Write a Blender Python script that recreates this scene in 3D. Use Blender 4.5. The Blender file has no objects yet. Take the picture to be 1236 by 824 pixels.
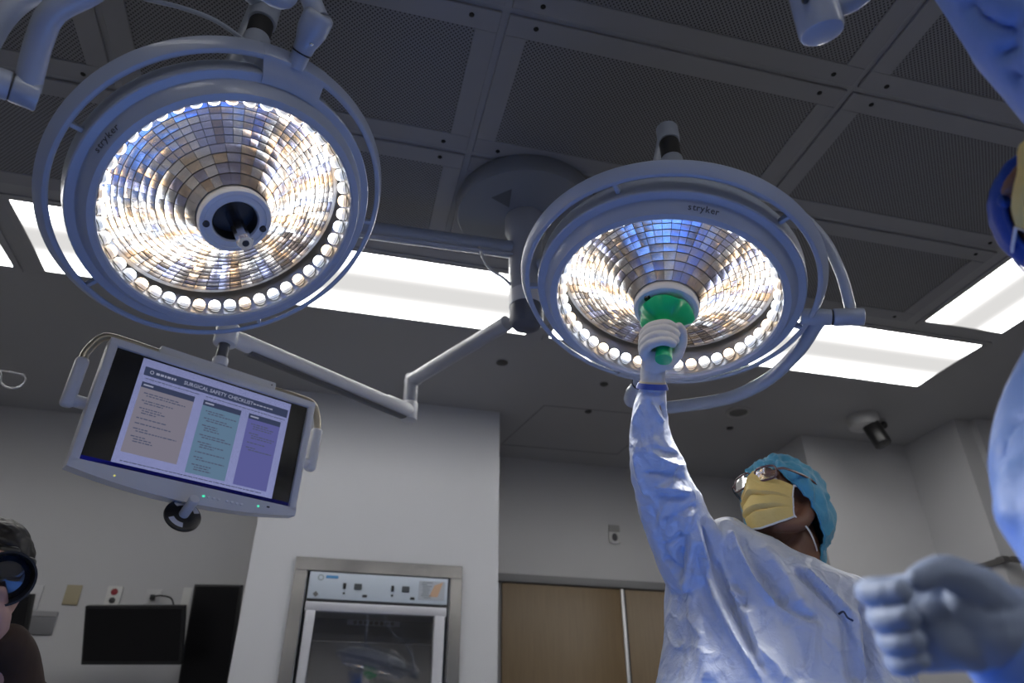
import bpy, bmesh, math, random
import numpy as np
from mathutils import Vector, Matrix
from mathutils.bvhtree import BVHTree
random.seed(7); np.random.seed(7)
PI = math.pi
S = bpy.context.scene
COL = S.collection

# ------------------------------------------------------------------ camera
IW, IH, FPX = 1236.0, 824.0, 864.23
YAW, PITCH = math.radians(14.1), math.radians(31.09)
CAM = np.array([0.0, 0.0, 1.0])
FW = np.array([math.sin(YAW)*math.cos(PITCH), math.cos(YAW)*math.cos(PITCH), math.sin(PITCH)])
RT = np.array([math.cos(YAW), -math.sin(YAW), 0.0])
UP = np.cross(RT, FW)
cd = bpy.data.cameras.new('camera'); cam = bpy.data.objects.new('camera', cd); COL.objects.link(cam)
cd.sensor_width = 36.0; cd.lens = 36.0*FPX/IW; cd.clip_start = 0.02; cd.clip_end = 60
cam.matrix_world = Matrix([[RT[0], UP[0], -FW[0], 0], [RT[1], UP[1], -FW[1], 0], [RT[2], UP[2], -FW[2], 1.0], [0, 0, 0, 1]])
cd.dof.use_dof = True; cd.dof.focus_distance = 1.72; cd.dof.aperture_fstop = 3.2
S.camera = cam

# ------------------------------------------------------------------ world, exposure
w = bpy.data.worlds.new('world'); S.world = w; w.use_nodes = True
w.node_tree.nodes['Background'].inputs[0].default_value = (0.02, 0.02, 0.022, 1)
w.node_tree.nodes['Background'].inputs[1].default_value = 1.0
S.view_settings.view_transform = 'Standard'; S.view_settings.look = 'None'
S.view_settings.gamma = 1.0; S.view_settings.use_curve_mapping = False
S.view_settings.exposure = 0.0
try:
    S.cycles.use_denoising = True; S.cycles.max_bounces = 10; S.cycles.diffuse_bounces = 5
    S.cycles.glossy_bounces = 5; S.cycles.transparent_max_bounces = 12; S.cycles.sample_clamp_indirect = 6.0
    S.cycles.caustics_reflective = False; S.cycles.caustics_refractive = False
except Exception: pass
PANEL_E = 14.0          # ceiling troffers
SPOT_W = 14.0           # each LED group of a surgical light
LED_E = 10.0

# ------------------------------------------------------------------ pixel helpers (direction only; depth from planes)
def ray(x, y):
    d = FW*FPX + RT*(x-IW/2) + UP*(IH/2-y); return d/np.linalg.norm(d)
def pix(x, y, s): return CAM + ray(x, y)*s
def pixz(x, y, z): d = ray(x, y); return CAM + d*(z-CAM[2])/d[2]
def pixh(x, y, h): d = ray(x, y); return CAM + d*h/math.hypot(d[0], d[1])
def pixpl(x, y, c, n): d = ray(x, y); return CAM + d*(((c-CAM) @ n)/(d @ n))
def V(a): return Vector((float(a[0]), float(a[1]), float(a[2])))

# ------------------------------------------------------------------ materials
MATS = {}
def mat(name, col, rough=0.5, metal=0.0, emit=None, es=0.0, spec=0.5, noise=0.0, nscale=8.0, bump=0.0, bscale=60.0, coat=0.0, sheen=0.0, trans=0.0, sss=0.0, aniso=None):
    if name in MATS: return MATS[name]
    m = bpy.data.materials.new(name); m.use_nodes = True; nt = m.node_tree; b = nt.nodes['Principled BSDF']
    b.inputs['Base Color'].default_value = (*col, 1); b.inputs['Roughness'].default_value = rough
    b.inputs['Metallic'].default_value = metal; b.inputs['Specular IOR Level'].default_value = spec
    if emit: b.inputs['Emission Color'].default_value = (*emit, 1); b.inputs['Emission Strength'].default_value = es
    if coat: b.inputs['Coat Weight'].default_value = coat
    if sheen: b.inputs['Sheen Weight'].default_value = sheen
    if trans: b.inputs['Transmission Weight'].default_value = trans
    if sss:
        b.inputs['Subsurface Weight'].default_value = sss; b.inputs['Subsurface Radius'].default_value = (0.01, 0.004, 0.002)
    if noise or bump:
        tc = nt.nodes.new('ShaderNodeTexCoord')
        mp = nt.nodes.new('ShaderNodeMapping'); nt.links.new(tc.outputs['Object'], mp.inputs[0])
        if aniso: mp.inputs['Scale'].default_value = aniso
    if noise:
        n = nt.nodes.new('ShaderNodeTexNoise'); n.inputs['Scale'].default_value = nscale; n.inputs['Detail'].default_value = 5
        nt.links.new(mp.outputs[0], n.inputs['Vector'])
        r = nt.nodes.new('ShaderNodeMapRange'); r.inputs['To Min'].default_value = 1-noise; r.inputs['To Max'].default_value = 1+noise
        nt.links.new(n.outputs['Fac'], r.inputs['Value'])
        mx = nt.nodes.new('ShaderNodeMix'); mx.data_type = 'RGBA'; mx.blend_type = 'MULTIPLY'; mx.inputs['Factor'].default_value = 1
        mx.inputs['A'].default_value = (*col, 1); nt.links.new(r.outputs['Result'], mx.inputs['B']); nt.links.new(mx.outputs['Result'], b.inputs['Base Color'])
    if bump:
        n2 = nt.nodes.new('ShaderNodeTexNoise'); n2.inputs['Scale'].default_value = bscale; n2.inputs['Detail'].default_value = 4
        nt.links.new(mp.outputs[0], n2.inputs['Vector'])
        bp = nt.nodes.new('ShaderNodeBump'); bp.inputs['Strength'].default_value = bump; bp.inputs['Distance'].default_value = 0.01
        nt.links.new(n2.outputs['Fac'], bp.inputs['Height']); nt.links.new(bp.outputs['Normal'], b.inputs['Normal'])
    MATS[name] = m; return m

def emis(name, col, st):
    if name in MATS: return MATS[name]
    m = bpy.data.materials.new(name); m.use_nodes = True; nt = m.node_tree; nt.nodes.clear()
    o = nt.nodes.new('ShaderNodeOutputMaterial'); e = nt.nodes.new('ShaderNodeEmission')
    e.inputs[0].default_value = (*col, 1); e.inputs[1].default_value = st; nt.links.new(e.outputs[0], o.inputs[0])
    MATS[name] = m; return m

def thin_glass(name, refl=0.06, tint=(1, 1, 1), rough=0.02):
    if name in MATS: return MATS[name]
    m = bpy.data.materials.new(name); m.use_nodes = True; nt = m.node_tree; nt.nodes.clear()
    o = nt.nodes.new('ShaderNodeOutputMaterial'); t = nt.nodes.new('ShaderNodeBsdfTransparent'); g = nt.nodes.new('ShaderNodeBsdfGlossy')
    t.inputs[0].default_value = (*tint, 1); g.inputs['Roughness'].default_value = rough
    lw = nt.nodes.new('ShaderNodeFresnel'); lw.inputs[0].default_value = 1.45
    ad = nt.nodes.new('ShaderNodeMath'); ad.operation = 'ADD'; ad.use_clamp = True; ad.inputs[1].default_value = refl
    nt.links.new(lw.outputs[0], ad.inputs[0])
    mx = nt.nodes.new('ShaderNodeMixShader'); nt.links.new(ad.outputs[0], mx.inputs[0]); nt.links.new(t.outputs[0], mx.inputs[1]); nt.links.new(g.outputs[0], mx.inputs[2])
    nt.links.new(mx.outputs[0], o.inputs[0]); MATS[name] = m; return m

WALL = mat('wall_paint', (0.50, 0.50, 0.51), 0.38, noise=0.03, nscale=3, bump=0.02, bscale=200)
COLW = mat('column_paint', (0.58, 0.59, 0.62), 0.33, noise=0.02, nscale=3)
CEIL = mat('ceiling_paint', (0.36, 0.36, 0.37), 0.6, noise=0.04, nscale=2)
TILEF = mat('diffuser_frame', (0.30, 0.30, 0.315), 0.5, noise=0.03)
FLOOR = mat('floor_vinyl', (0.30, 0.30, 0.31), 0.35, noise=0.1, nscale=12)
LAMPW = mat('lamp_enamel', (0.35, 0.39, 0.48), 0.33, coat=0.3, noise=0.02)
LAMPD = mat('lamp_dark', (0.02, 0.02, 0.024), 0.35)
ARMW = mat('arm_enamel', (0.36, 0.37, 0.40), 0.35, coat=0.2)
WHITEP = mat('white_plastic', (0.66, 0.66, 0.68), 0.4)
BLACKP = mat('black_plastic', (0.012, 0.012, 0.013), 0.35)
RUBBER = mat('black_rubber', (0.02, 0.02, 0.022), 0.7)
MIRR = [mat('reflector_mirror', (0.93, 0.92, 0.92), 0.20, 1.0), mat('reflector_warm', (0.86, 0.73, 0.60), 0.20, 1.0), mat('reflector_cool', (0.62, 0.64, 0.86), 0.20, 1.0), mat('reflector_bronze', (0.45, 0.38, 0.35), 0.22, 1.0)]
MIRR2 = mat('reflector_base', (0.10, 0.10, 0.11), 0.35, 0.8)
STEEL = mat('brushed_steel', (0.40, 0.39, 0.38), 0.22, 1.0, noise=0.22, nscale=2.5, aniso=(6, 1, .6))
CHROME = mat('chrome', (0.75, 0.75, 0.76), 0.15, 1.0)
GREEN = mat('green_plastic', (0.0, 0.50, 0.18), 0.35, coat=0.2, sss=0.0, noise=0.06)
BRONZE = mat('handle_tube', (0.40, 0.36, 0.28), 0.3, 0.6)
GOWN = mat('gown_cloth', (0.55, 0.60, 0.73), 0.38, sheen=0.15, noise=0.05, nscale=9, bump=0.12, bscale=90, spec=0.6)
def crinkle(m, layers):
    # sharp paper-like crinkles: ridged noise stacked on the bump chain
    nt = m.node_tree; b = nt.nodes['Principled BSDF']; prev = b.inputs['Normal'].links[0].from_socket if b.inputs['Normal'].links else None
    tc = nt.nodes.new('ShaderNodeTexCoord')
    for sc, st, dist, stretch in layers:
        mp = nt.nodes.new('ShaderNodeMapping'); mp.inputs['Scale'].default_value = stretch; mp.inputs['Rotation'].default_value = (.3, .5, .2*sc); nt.links.new(tc.outputs['Object'], mp.inputs[0])
        n = nt.nodes.new('ShaderNodeTexNoise'); n.inputs['Scale'].default_value = sc; n.inputs['Detail'].default_value = 2; n.inputs['Distortion'].default_value = .4; nt.links.new(mp.outputs[0], n.inputs['Vector'])
        a1 = nt.nodes.new('ShaderNodeMath'); a1.operation = 'MULTIPLY_ADD'; a1.inputs[1].default_value = 2; a1.inputs[2].default_value = -1; nt.links.new(n.outputs['Fac'], a1.inputs[0])
        a2 = nt.nodes.new('ShaderNodeMath'); a2.operation = 'ABSOLUTE'; nt.links.new(a1.outputs[0], a2.inputs[0])
        a3 = nt.nodes.new('ShaderNodeMapRange'); a3.interpolation_type = 'SMOOTHSTEP'; a3.inputs['From Max'].default_value = .16; a3.inputs['To Min'].default_value = 1; a3.inputs['To Max'].default_value = 0; nt.links.new(a2.outputs[0], a3.inputs['Value'])
        bp = nt.nodes.new('ShaderNodeBump'); bp.inputs['Strength'].default_value = st; bp.inputs['Distance'].default_value = dist; nt.links.new(a3.outputs['Result'], bp.inputs['Height'])
        if prev: nt.links.new(prev, bp.inputs['Normal'])
        prev = bp.outputs['Normal']
    nt.links.new(prev, b.inputs['Normal'])
crinkle(GOWN, ((7, .5, .010, (1, 1, .6)), (16, .30, .006, (1, 1, .8)), (34, .14, .003, (1, 1, 1))))
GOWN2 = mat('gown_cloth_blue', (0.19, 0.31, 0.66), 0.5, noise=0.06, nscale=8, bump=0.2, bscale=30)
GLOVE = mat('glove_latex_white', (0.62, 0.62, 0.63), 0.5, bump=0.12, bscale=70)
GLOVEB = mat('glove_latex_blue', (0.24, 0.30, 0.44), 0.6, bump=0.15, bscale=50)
SKIN = mat('skin_brown', (0.22, 0.105, 0.065), 0.45, sss=0.12, noise=0.08, nscale=20)
SKINL = mat('skin_light', (0.45, 0.27, 0.22), 0.5, sss=0.1)
CAPB = mat('cap_turquoise', (0.07, 0.34, 0.52), 0.65, sheen=0.3, noise=0.12, nscale=14, bump=0.4, bscale=40)
CAPN = mat('cap_navy', (0.01, 0.06, 0.33), 0.6, noise=0.1, bump=0.2)
MASKY = mat('mask_yellow', (0.80, 0.60, 0.21), 0.7, noise=0.06, nscale=14, bump=0.15, bscale=120)
MASKW = mat('mask_white_edge', (0.72, 0.72, 0.74), 0.7)
HAIR = mat('hair_black', (0.012, 0.010, 0.009), 0.5)
BROWNK = mat('brown_knit', (0.035, 0.018, 0.010), 0.85, noise=0.2, nscale=50)

def wood():
    m = bpy.data.materials.new('door_veneer'); m.use_nodes = True; nt = m.node_tree; b = nt.nodes['Principled BSDF']
    tc = nt.nodes.new('ShaderNodeTexCoord'); mp = nt.nodes.new('ShaderNodeMapping'); mp.inputs['Scale'].default_value = (30, 30, 1.2)
    n = nt.nodes.new('ShaderNodeTexNoise'); n.inputs['Scale'].default_value = 3; n.inputs['Detail'].default_value = 6
    cr = nt.nodes.new('ShaderNodeValToRGB'); cr.color_ramp.elements[0].color = (0.16, 0.105, 0.05, 1); cr.color_ramp.elements[1].color = (0.235, 0.16, 0.078, 1)
    nt.links.new(tc.outputs['Object'], mp.inputs[0]); nt.links.new(mp.outputs[0], n.inputs['Vector']); nt.links.new(n.outputs['Fac'], cr.inputs[0]); nt.links.new(cr.outputs[0], b.inputs['Base Color'])
    b.inputs['Roughness'].default_value = 0.4; return m
WOOD = wood()

def perforated():
    m = bpy.data.materials.new('perforated_sheet'); m.use_nodes = True; nt = m.node_tree; b = nt.nodes['Principled BSDF']
    tc = nt.nodes.new('ShaderNodeTexCoord'); mp = nt.nodes.new('ShaderNodeMapping'); mp.inputs['Scale'].default_value = (1/0.011,)*3; mp.inputs['Rotation'].default_value = (0, 0, PI/4)
    nt.links.new(tc.outputs['Object'], mp.inputs[0])
    vo = nt.nodes.new('ShaderNodeTexVoronoi'); vo.voronoi_dimensions = '2D'; vo.inputs['Randomness'].default_value = 0.0; vo.inputs['Scale'].default_value = 1.0
    nt.links.new(mp.outputs[0], vo.inputs['Vector'])
    st = nt.nodes.new('ShaderNodeMapRange'); st.inputs['From Min'].default_value = 0.24; st.inputs['From Max'].default_value = 0.34
    nt.links.new(vo.outputs['Distance'], st.inputs['Value'])
    mx = nt.nodes.new('ShaderNodeMix'); mx.data_type = 'RGBA'; mx.inputs['A'].default_value = (0.03, 0.03, 0.032, 1); mx.inputs['B'].default_value = (0.235, 0.235, 0.25, 1)
    nt.links.new(st.outputs['Result'], mx.inputs['Factor']); nt.links.new(mx.outputs['Result'], b.inputs['Base Color']); b.inputs['Roughness'].default_value = 0.5
    return m
PERF = perforated()

def troffer_mat():
    # frosted lens over two rows of tubes: brighter bands along its length where the tubes lie
    m = bpy.data.materials.new('troffer_lens'); m.use_nodes = True; nt = m.node_tree; nt.nodes.clear()
    o = nt.nodes.new('ShaderNodeOutputMaterial'); e = nt.nodes.new('ShaderNodeEmission'); nt.links.new(e.outputs[0], o.inputs[0])
    tc = nt.nodes.new('ShaderNodeTexCoord'); sp = nt.nodes.new('ShaderNodeSeparateXYZ'); nt.links.new(tc.outputs['Object'], sp.inputs[0])
    ab = nt.nodes.new('ShaderNodeMath'); ab.operation = 'ABSOLUTE'; nt.links.new(sp.outputs['Y'], ab.inputs[0])
    cr = nt.nodes.new('ShaderNodeMapRange'); cr.inputs['From Min'].default_value = 0.03; cr.inputs['From Max'].default_value = 0.23
    nt.links.new(ab.outputs[0], cr.inputs['Value'])
    pw = nt.nodes.new('ShaderNodeMath'); pw.operation = 'POWER'; pw.inputs[1].default_value = 3.0; nt.links.new(cr.outputs['Result'], pw.inputs[0])
    mu = nt.nodes.new('ShaderNodeMath'); mu.operation = 'MULTIPLY_ADD'; mu.inputs[1].default_value = PANEL_E; mu.inputs[2].default_value = 0.74; nt.links.new(pw.outputs[0], mu.inputs[0])
    nt.links.new(mu.outputs[0], e.inputs[1]); e.inputs[0].default_value = (1.0, 0.985, 0.965, 1); return m
TROFF = troffer_mat()

# ------------------------------------------------------------------ mesh builder
class MB:
    def __init__(s): s.v = []; s.f = []; s.m = []
    def add(s, vs, fs, mi=0):
        o = len(s.v); s.v += [tuple(float(c) for c in v) for v in vs]; s.f += [tuple(i+o for i in f) for f in fs]; s.m += [mi]*len(fs); return s
    def box(s, c, d, rot=None, mi=0):
        x, y, z = d[0]/2, d[1]/2, d[2]/2
        p = [np.array(q) for q in ((-x,-y,-z),(x,-y,-z),(x,y,-z),(-x,y,-z),(-x,-y,z),(x,-y,z),(x,y,z),(-x,y,z))]
        if rot is not None: p = [np.array(rot @ Vector(q)) for q in p]
        return s.add([q+np.array(c) for q in p], [(3,2,1,0),(4,5,6,7),(0,1,5,4),(1,2,6,5),(2,3,7,6),(3,0,4,7)], mi)
    def bevbox(s, c, d, b, rot=None, seg=2, mi=0):
        bm = bmesh.new(); bmesh.ops.create_cube(bm, size=1.0)
        for v in bm.verts: v.co = Vector((v.co.x*d[0], v.co.y*d[1], v.co.z*d[2]))
        bmesh.ops.bevel(bm, geom=bm.edges[:], offset=b, segments=seg, affect='EDGES', profile=0.5)
        bm.verts.ensure_lookup_table()
        vs = [(rot @ v.co if rot is not None else v.co) + V(c) for v in bm.verts]; fs = [tuple(x.index for x in f.verts) for f in bm.faces]
        bm.free(); return s.add(vs, fs, mi)
    def lathe(s, prof, n=48, a0=0.0, a1=2*PI, mtx=None, mi=0, close=False):
        full = abs(a1-a0-2*PI) < 1e-6; k = n if full else n+1; L = len(prof); vs = []
        for i in range(k):
            a = a0+(a1-a0)*i/n
            for r, z in prof: vs.append(Vector((r*math.cos(a), r*math.sin(a), z)))
        if mtx is not None: vs = [mtx @ v for v in vs]
        fs = []; LL = L if close else L-1
        for i in range(n):
            j = (i+1) % k
            for q in range(LL): fs.append((i*L+q, j*L+q, j*L+(q+1) % L, i*L+(q+1) % L))
        if not full and close: fs.append(tuple(range(L))[::-1]); fs.append(tuple((k-1)*L+q for q in range(L)))
        return s.add(vs, fs, mi)
    def tube(s, pts, rad, n=14, mi=0, flat=None, upv=None):
        pts = [np.array(p, float) for p in pts]; N = len(pts)
        rad = [rad]*N if np.isscalar(rad) else list(rad); vs = []; prev = None
        for i, p in enumerate(pts):
            t = pts[min(i+1, N-1)]-pts[max(i-1, 0)]; t /= np.linalg.norm(t)+1e-12
            if prev is None:
                a = np.array(upv, float) if upv is not None else (np.array([0, 0, 1.0]) if abs(t[2]) < 0.9 else np.array([1.0, 0, 0]))
            else: a = prev
            a = a - t*(a @ t); a /= np.linalg.norm(a)+1e-12; prev = a; b = np.cross(t, a)
            ra, rb = rad[i] if isinstance(rad[i], (tuple, list)) else (rad[i], rad[i])
            for k in range(n):
                th = 2*PI*k/n; vs.append(p+a*ra*math.cos(th)+b*rb*math.sin(th))
        fs = []
        for i in range(N-1):
            for k in range(n): fs.append((i*n+k, i*n+(k+1) % n, (i+1)*n+(k+1) % n, (i+1)*n+k))
        fs.append(tuple(range(n))[::-1]); fs.append(tuple((N-1)*n+k for k in range(n)))
        return s.add(vs, fs, mi)
    def cyl(s, a, b, r, n=24, r2=None, bev=0.0, mi=0):
        a = np.array(a, float); b = np.array(b, float); r2 = r if r2 is None else r2
        if bev:
            d = (b-a)/np.linalg.norm(b-a)
            return s.tube([a, a+d*bev*0.3, a+d*bev, b-d*bev, b-d*bev*0.3, b], [r-bev, r-bev*0.3, r, r2, r2-bev*0.3, r2-bev], n, mi)
        return s.tube([a, b], [r, r2], n, mi)
    def ell(s, c, r, rot=None, nu=20, nv=12, mi=0):
        vs = [np.array([0, 0, 1.0])]
        for j in range(1, nv):
            for i in range(nu):
                th = PI*j/nv; ph = 2*PI*i/nu; vs.append(np.array([math.sin(th)*math.cos(ph), math.sin(th)*math.sin(ph), math.cos(th)]))
        vs.append(np.array([0, 0, -1.0])); fs = []
        for i in range(nu): fs.append((0, 1+i, 1+(i+1) % nu))
        for j in range(nv-2):
            for i in range(nu): fs.append((1+j*nu+i, 1+(j+1)*nu+i, 1+(j+1)*nu+(i+1) % nu, 1+j*nu+(i+1) % nu))
        e = len(vs)-1
        for i in range(nu): fs.append((e, 1+(nv-2)*nu+(i+1) % nu, 1+(nv-2)*nu+i))
        out = []
        for q in vs:
            q = q*np.array(r)
            if rot is not None: q = np.array(rot @ V(q))
            out.append(q+np.array(c))
        return s.add(out, fs, mi)
    def quad(s, a, b, c, d, mi=0): return s.add([a, b, c, d], [(0, 1, 2, 3)], mi)
    def xf(s, mtx): s.v = [tuple(mtx @ Vector(v)) for v in s.v]; return s
    def mesh(s, name, mats, smooth=True, ang=38):
        me = bpy.data.meshes.new(name); me.from_pydata(s.v, [], s.f)
        for m in (mats if isinstance(mats, (list, tuple)) else [mats]): me.materials.append(m)
        if any(s.m): me.polygons.foreach_set('material_index', s.m)
        me.update()
        if smooth:
            bm = bmesh.new(); bm.from_mesh(me); bmesh.ops.recalc_face_normals(bm, faces=bm.faces[:])
            ca = math.radians(ang)
            for e in bm.edges:
                if len(e.link_faces) == 2 and e.calc_face_angle(0) > ca: e.smooth = False
            for f in bm.faces: f.smooth = True
            bm.to_mesh(me); bm.free()
        return me
    def build(s, name, mats, parent=None, origin=None, smooth=True, ang=38, **kw):
        if origin is not None: o_ = np.array(origin, float); s.v = [tuple(np.array(v)-o_) for v in s.v]
        ob = bpy.data.objects.new(name, s.mesh(name, mats, smooth, ang)); COL.objects.link(ob)
        if parent is not None: ob.parent = parent
        elif origin is not None: ob.location = V(origin)
        for k, v in kw.items(): ob[k] = v
        return ob
def thing(name, label, cat, loc=(0, 0, 0), mtx=None, group=None):
    e = bpy.data.objects.new(name, None); COL.objects.link(e); e.empty_display_size = 0.05
    if mtx is not None: e.matrix_world = mtx
    else: e.location = V(loc)
    e['label'] = label; e['category'] = cat
    if group: e['group'] = group
    return e
def tag(o, label, cat, group=None):
    o['label'] = label; o['category'] = cat
    if group: o['group'] = group
    return o
def spline(pts, n=8):
    P = [np.array(p, float) for p in pts]; P = [2*P[0]-P[1]]+P+[2*P[-1]-P[-2]]; out = []
    for i in range(1, len(P)-2):
        for k in range(n):
            t = k/n; a, b, c, d = P[i-1:i+3]
            out.append(0.5*((2*b)+(-a+c)*t+(2*a-5*b+4*c-d)*t*t+(-a+3*b-3*c+d)*t**3))
    out.append(P[-2]); return out
def text_mesh(mb, txt, size, mtx, mi=0, align='CENTER', bold=0.0):
    cu = bpy.data.curves.new('lettering', 'FONT'); cu.body = txt; cu.size = size; cu.align_x = align; cu.align_y = 'CENTER'; cu.resolution_u = 2; cu.offset = bold
    ob = bpy.data.objects.new('lettering', cu); me = bpy.data.meshes.new_from_object(ob)
    mb.add([mtx @ v.co for v in me.vertices], [tuple(p.vertices) for p in me.polygons], mi)
    bpy.data.objects.remove(ob); bpy.data.curves.remove(cu); bpy.data.meshes.remove(me); return mb
def basis(ex, ey, ez, o): return Matrix([[ex[0], ey[0], ez[0], o[0]], [ex[1], ey[1], ez[1], o[1]], [ex[2], ey[2], ez[2], o[2]], [0, 0, 0, 1]])
def nrm(a): a = np.array(a, float); return a/np.linalg.norm(a)

# ------------------------------------------------------------------ setting
ZC = 3.10
def struct(ob): ob['kind'] = 'structure'; return ob
def sbox(name, x0, x1, y0, y1, z0, z1, m):
    return struct(MB().box(((x0+x1)/2, (y0+y1)/2, (z0+z1)/2), (x1-x0, y1-y0, z1-z0)).build(name, m, origin=((x0+x1)/2, (y0+y1)/2, z0), smooth=False))
XL, XR, YB, YF = -3.6, 6.0, -2.8, 5.10
sbox('floor', XL-.1, XR+.1, YB-.1, YF+.1, -0.1, 0, FLOOR)
ceiling = sbox('ceiling', XL-.1, XR+.1, YB-.1, YF+.1, ZC, ZC+0.1, CEIL)
sbox('wall_left', XL-.1, XL, YB, 5.02, 0, ZC, WALL)
sbox('wall_rear', XL-.1, XR+.1, YB-.1, YB, 0, ZC, WALL)
sbox('wall_right', XR, XR+.1, YB, 3.6, 0, ZC, WALL)
sbox('wall_back_left', XL-.1, -0.431, 5.02, YF+.1, 0, ZC, WALL)
sbox('wall_back_right', 0.995, 3.2, YF-.02, YF+.1, 0, ZC, WALL)
sbox('wall_block_right', 3.2, 4.07, 4.14, YF+.1, 0, ZC, mat('wall_paint_right', (0.52, 0.52, 0.53), 0.4, noise=0.03))
sbox('wall_return_right', 4.07, 4.2, 3.65, 4.2, 0, ZC, WALL)
sbox('wall_front_right', 4.2, XR+.1, 3.6, 3.75, 0, ZC, WALL)
# column with an opening for the built-in warming cabinet
cx0, cx1, cy = -0.431, 0.995, 4.30
ox0, ox1, oz1 = -0.11, 0.70, 1.985
m_ = MB()
m_.box(((cx0+ox0)/2, 4.75, ZC/2), (ox0-cx0, 0.9, ZC)); m_.box(((ox1+cx1)/2, 4.75, ZC/2), (cx1-ox1, 0.9, ZC))
m_.box(((ox0+ox1)/2, 4.75, (oz1+ZC)/2), (ox1-ox0, 0.9, ZC-oz1)); m_.box(((ox0+ox1)/2, 5.1, oz1/2), (ox1-ox0, 0.2, oz1))
struct(m_.build('wall_column', COLW, origin=((cx0+cx1)/2, 4.75, 0), smooth=False))
# rail strip high on the right-hand walls (aluminium track with a bracket at the corner)
rz = 2.135
m_ = MB(); m_.bevbox((4.058, 3.90, rz), (0.024, 0.52, 0.035), 0.004); m_.bevbox((4.055, 3.63, rz), (0.05, 0.06, 0.038), 0.004); m_.bevbox((4.7, 3.588, rz-0.004), (1.25, 0.024, 0.035), 0.004)
struct(m_.build('trim_1', mat('rail_alu', (0.16, 0.155, 0.15), 0.4, 0.6), origin=(4.1, 3.8, rz)))
m_ = MB(); m_.bevbox((4.36, 3.575, 1.60), (0.42, 0.05, 0.94), 0.006)
dark_panel = m_.build('wall_monitor', BLACKP, origin=(4.36, 3.59, 1.13)); tag(dark_panel, 'black panel on the far right wall just under the rail', 'monitor')
# double wooden door in the back right wall
DZ = 2.155
d = thing('door_1', '', 'door', (2.09, 5.06, 0)); del d['label']; del d['category']; d['kind'] = 'structure'
MB().bevbox((1.64, 5.065, DZ/2), (0.885, 0.035, DZ-0.01), 0.003).build('door_leaf', WOOD, d, origin=(2.09, 5.06, 0))
MB().bevbox((2.55, 5.065, DZ/2), (0.885, 0.035, DZ-0.01), 0.003).build('door_leaf', WOOD, d, origin=(2.09, 5.06, 0))
m_ = MB(); m_.bevbox((2.092, 5.045, DZ/2), (0.024, 0.02, DZ-0.01), 0.003, mi=0); m_.bevbox((2.109, 5.044, DZ/2), (0.010, 0.018, DZ-0.01), 0.002, mi=1)
m_.build('meeting_strip', [mat('alu_strip', (0.6, 0.6, 0.62), 0.4, 0.5), RUBBER], d, origin=(2.09, 5.06, 0))
m_ = MB(); m_.bevbox((2.1, 5.055, DZ+0.028), (2.2, 0.06, 0.055), 0.004); m_.bevbox((1.10, 5.055, DZ/2), (0.12, 0.06, DZ), 0.004); m_.bevbox((3.09, 5.055, DZ/2), (0.12, 0.06, DZ), 0.004)
m_.build('door_frame', mat('door_frame_grey', (0.20, 0.20, 0.21), 0.4), d, origin=(2.09, 5.06, 0))
# ceiling diffuser field: perforated supply-air panels with screwed frames
gx = [-2.21, -0.94, 0.33, 1.60, 2.87]; gy = [0.09, 0.74, 1.375, 2.015, 2.655]
FRM = MB(); w_, h_ = 1.245, 0.615; fr = 0.075; z0 = -0.012
for (cx, cy_, dx, dy) in ((0, h_/2-fr/2, w_, fr), (0, -h_/2+fr/2, w_, fr), (-w_/2+fr/2, 0, fr, h_-2*fr), (w_/2-fr/2, 0, fr, h_-2*fr)): FRM.bevbox((cx, cy_, -0.006), (dx, dy, 0.012), 0.002, seg=1)
frm_me = FRM.mesh('panel_frame', TILEF, smooth=False)
PRF = MB().box((0, 0, -0.004), (w_-2*fr+.004, h_-2*fr+.004, 0.006)).mesh('perforated_sheet', PERF, smooth=False)
scr_me = MB().lathe([(0, -0.0165), (0.006, -0.016), (0.009, -0.013), (0.009, -0.011)], 10).mesh('screw', mat('screw_dark', (0.02, 0.02, 0.02), 0.4, 0.5))
for i in range(4):
    for j in range(4):
        c_ = ((gx[i]+gx[i+1])/2, (gy[j]+gy[j+1])/2, ZC)
        e = bpy.data.objects.new('diffuser_panel', frm_me); COL.objects.link(e); e.parent = ceiling
        e.location = V(np.array(c_)-np.array(ceiling.location))
        p = bpy.data.objects.new('perforated_sheet', PRF); COL.objects.link(p); p.parent = e
        for sx in (-1, 1):
            for sy in (-1, 1):
                q = bpy.data.objects.new('screw', scr_me); COL.objects.link(q); q.parent = e; q.location = (sx*(w_/2-0.095), sy*(h_/2-0.03), 0)
# ceiling troffers
def troffer(x0, x1, y0, y1, label, group='recessed ceiling light panels'):
    alongx = (x1-x0) > (y1-y0); L = max(x1-x0, y1-y0); Wd = min(x1-x0, y1-y0)
    e = thing('ceiling_light', label, 'ceiling light', ((x0+x1)/2, (y0+y1)/2, ZC), group=group)
    if not alongx: e.rotation_euler.z = PI/2
    f = 0.035; fm = MB()
    for (cx, cy_, dx, dy) in ((0, Wd/2+f/2, L+2*f, f), (0, -Wd/2-f/2, L+2*f, f), (-L/2-f/2, 0, f, Wd), (L/2+f/2, 0, f, Wd)): fm.bevbox((cx, cy_, -0.004), (dx, dy, 0.008), 0.002, seg=1)
    fm.build('frame', CEIL, e, smooth=False)
    MB().box((0, 0, -0.0025), (L, Wd, 0.003)).build('lens', TROFF, e, smooth=False)
troffer(-1.518, 0.899, 2.755, 3.278, 'long white ceiling light panel partly behind the left surgical lamp')
troffer(1.037, 3.463, 2.755, 3.278, 'long white ceiling light panel behind the right surgical lamp and its ring')
troffer(2.965, 3.463, 0.20, 2.618, 'ceiling light panel running toward the viewer at the right edge of frame')
troffer(-4.07+0.45, -1.661, 2.755, 3.278, 'ceiling light panel at the far left edge, only its corner in view')
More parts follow.
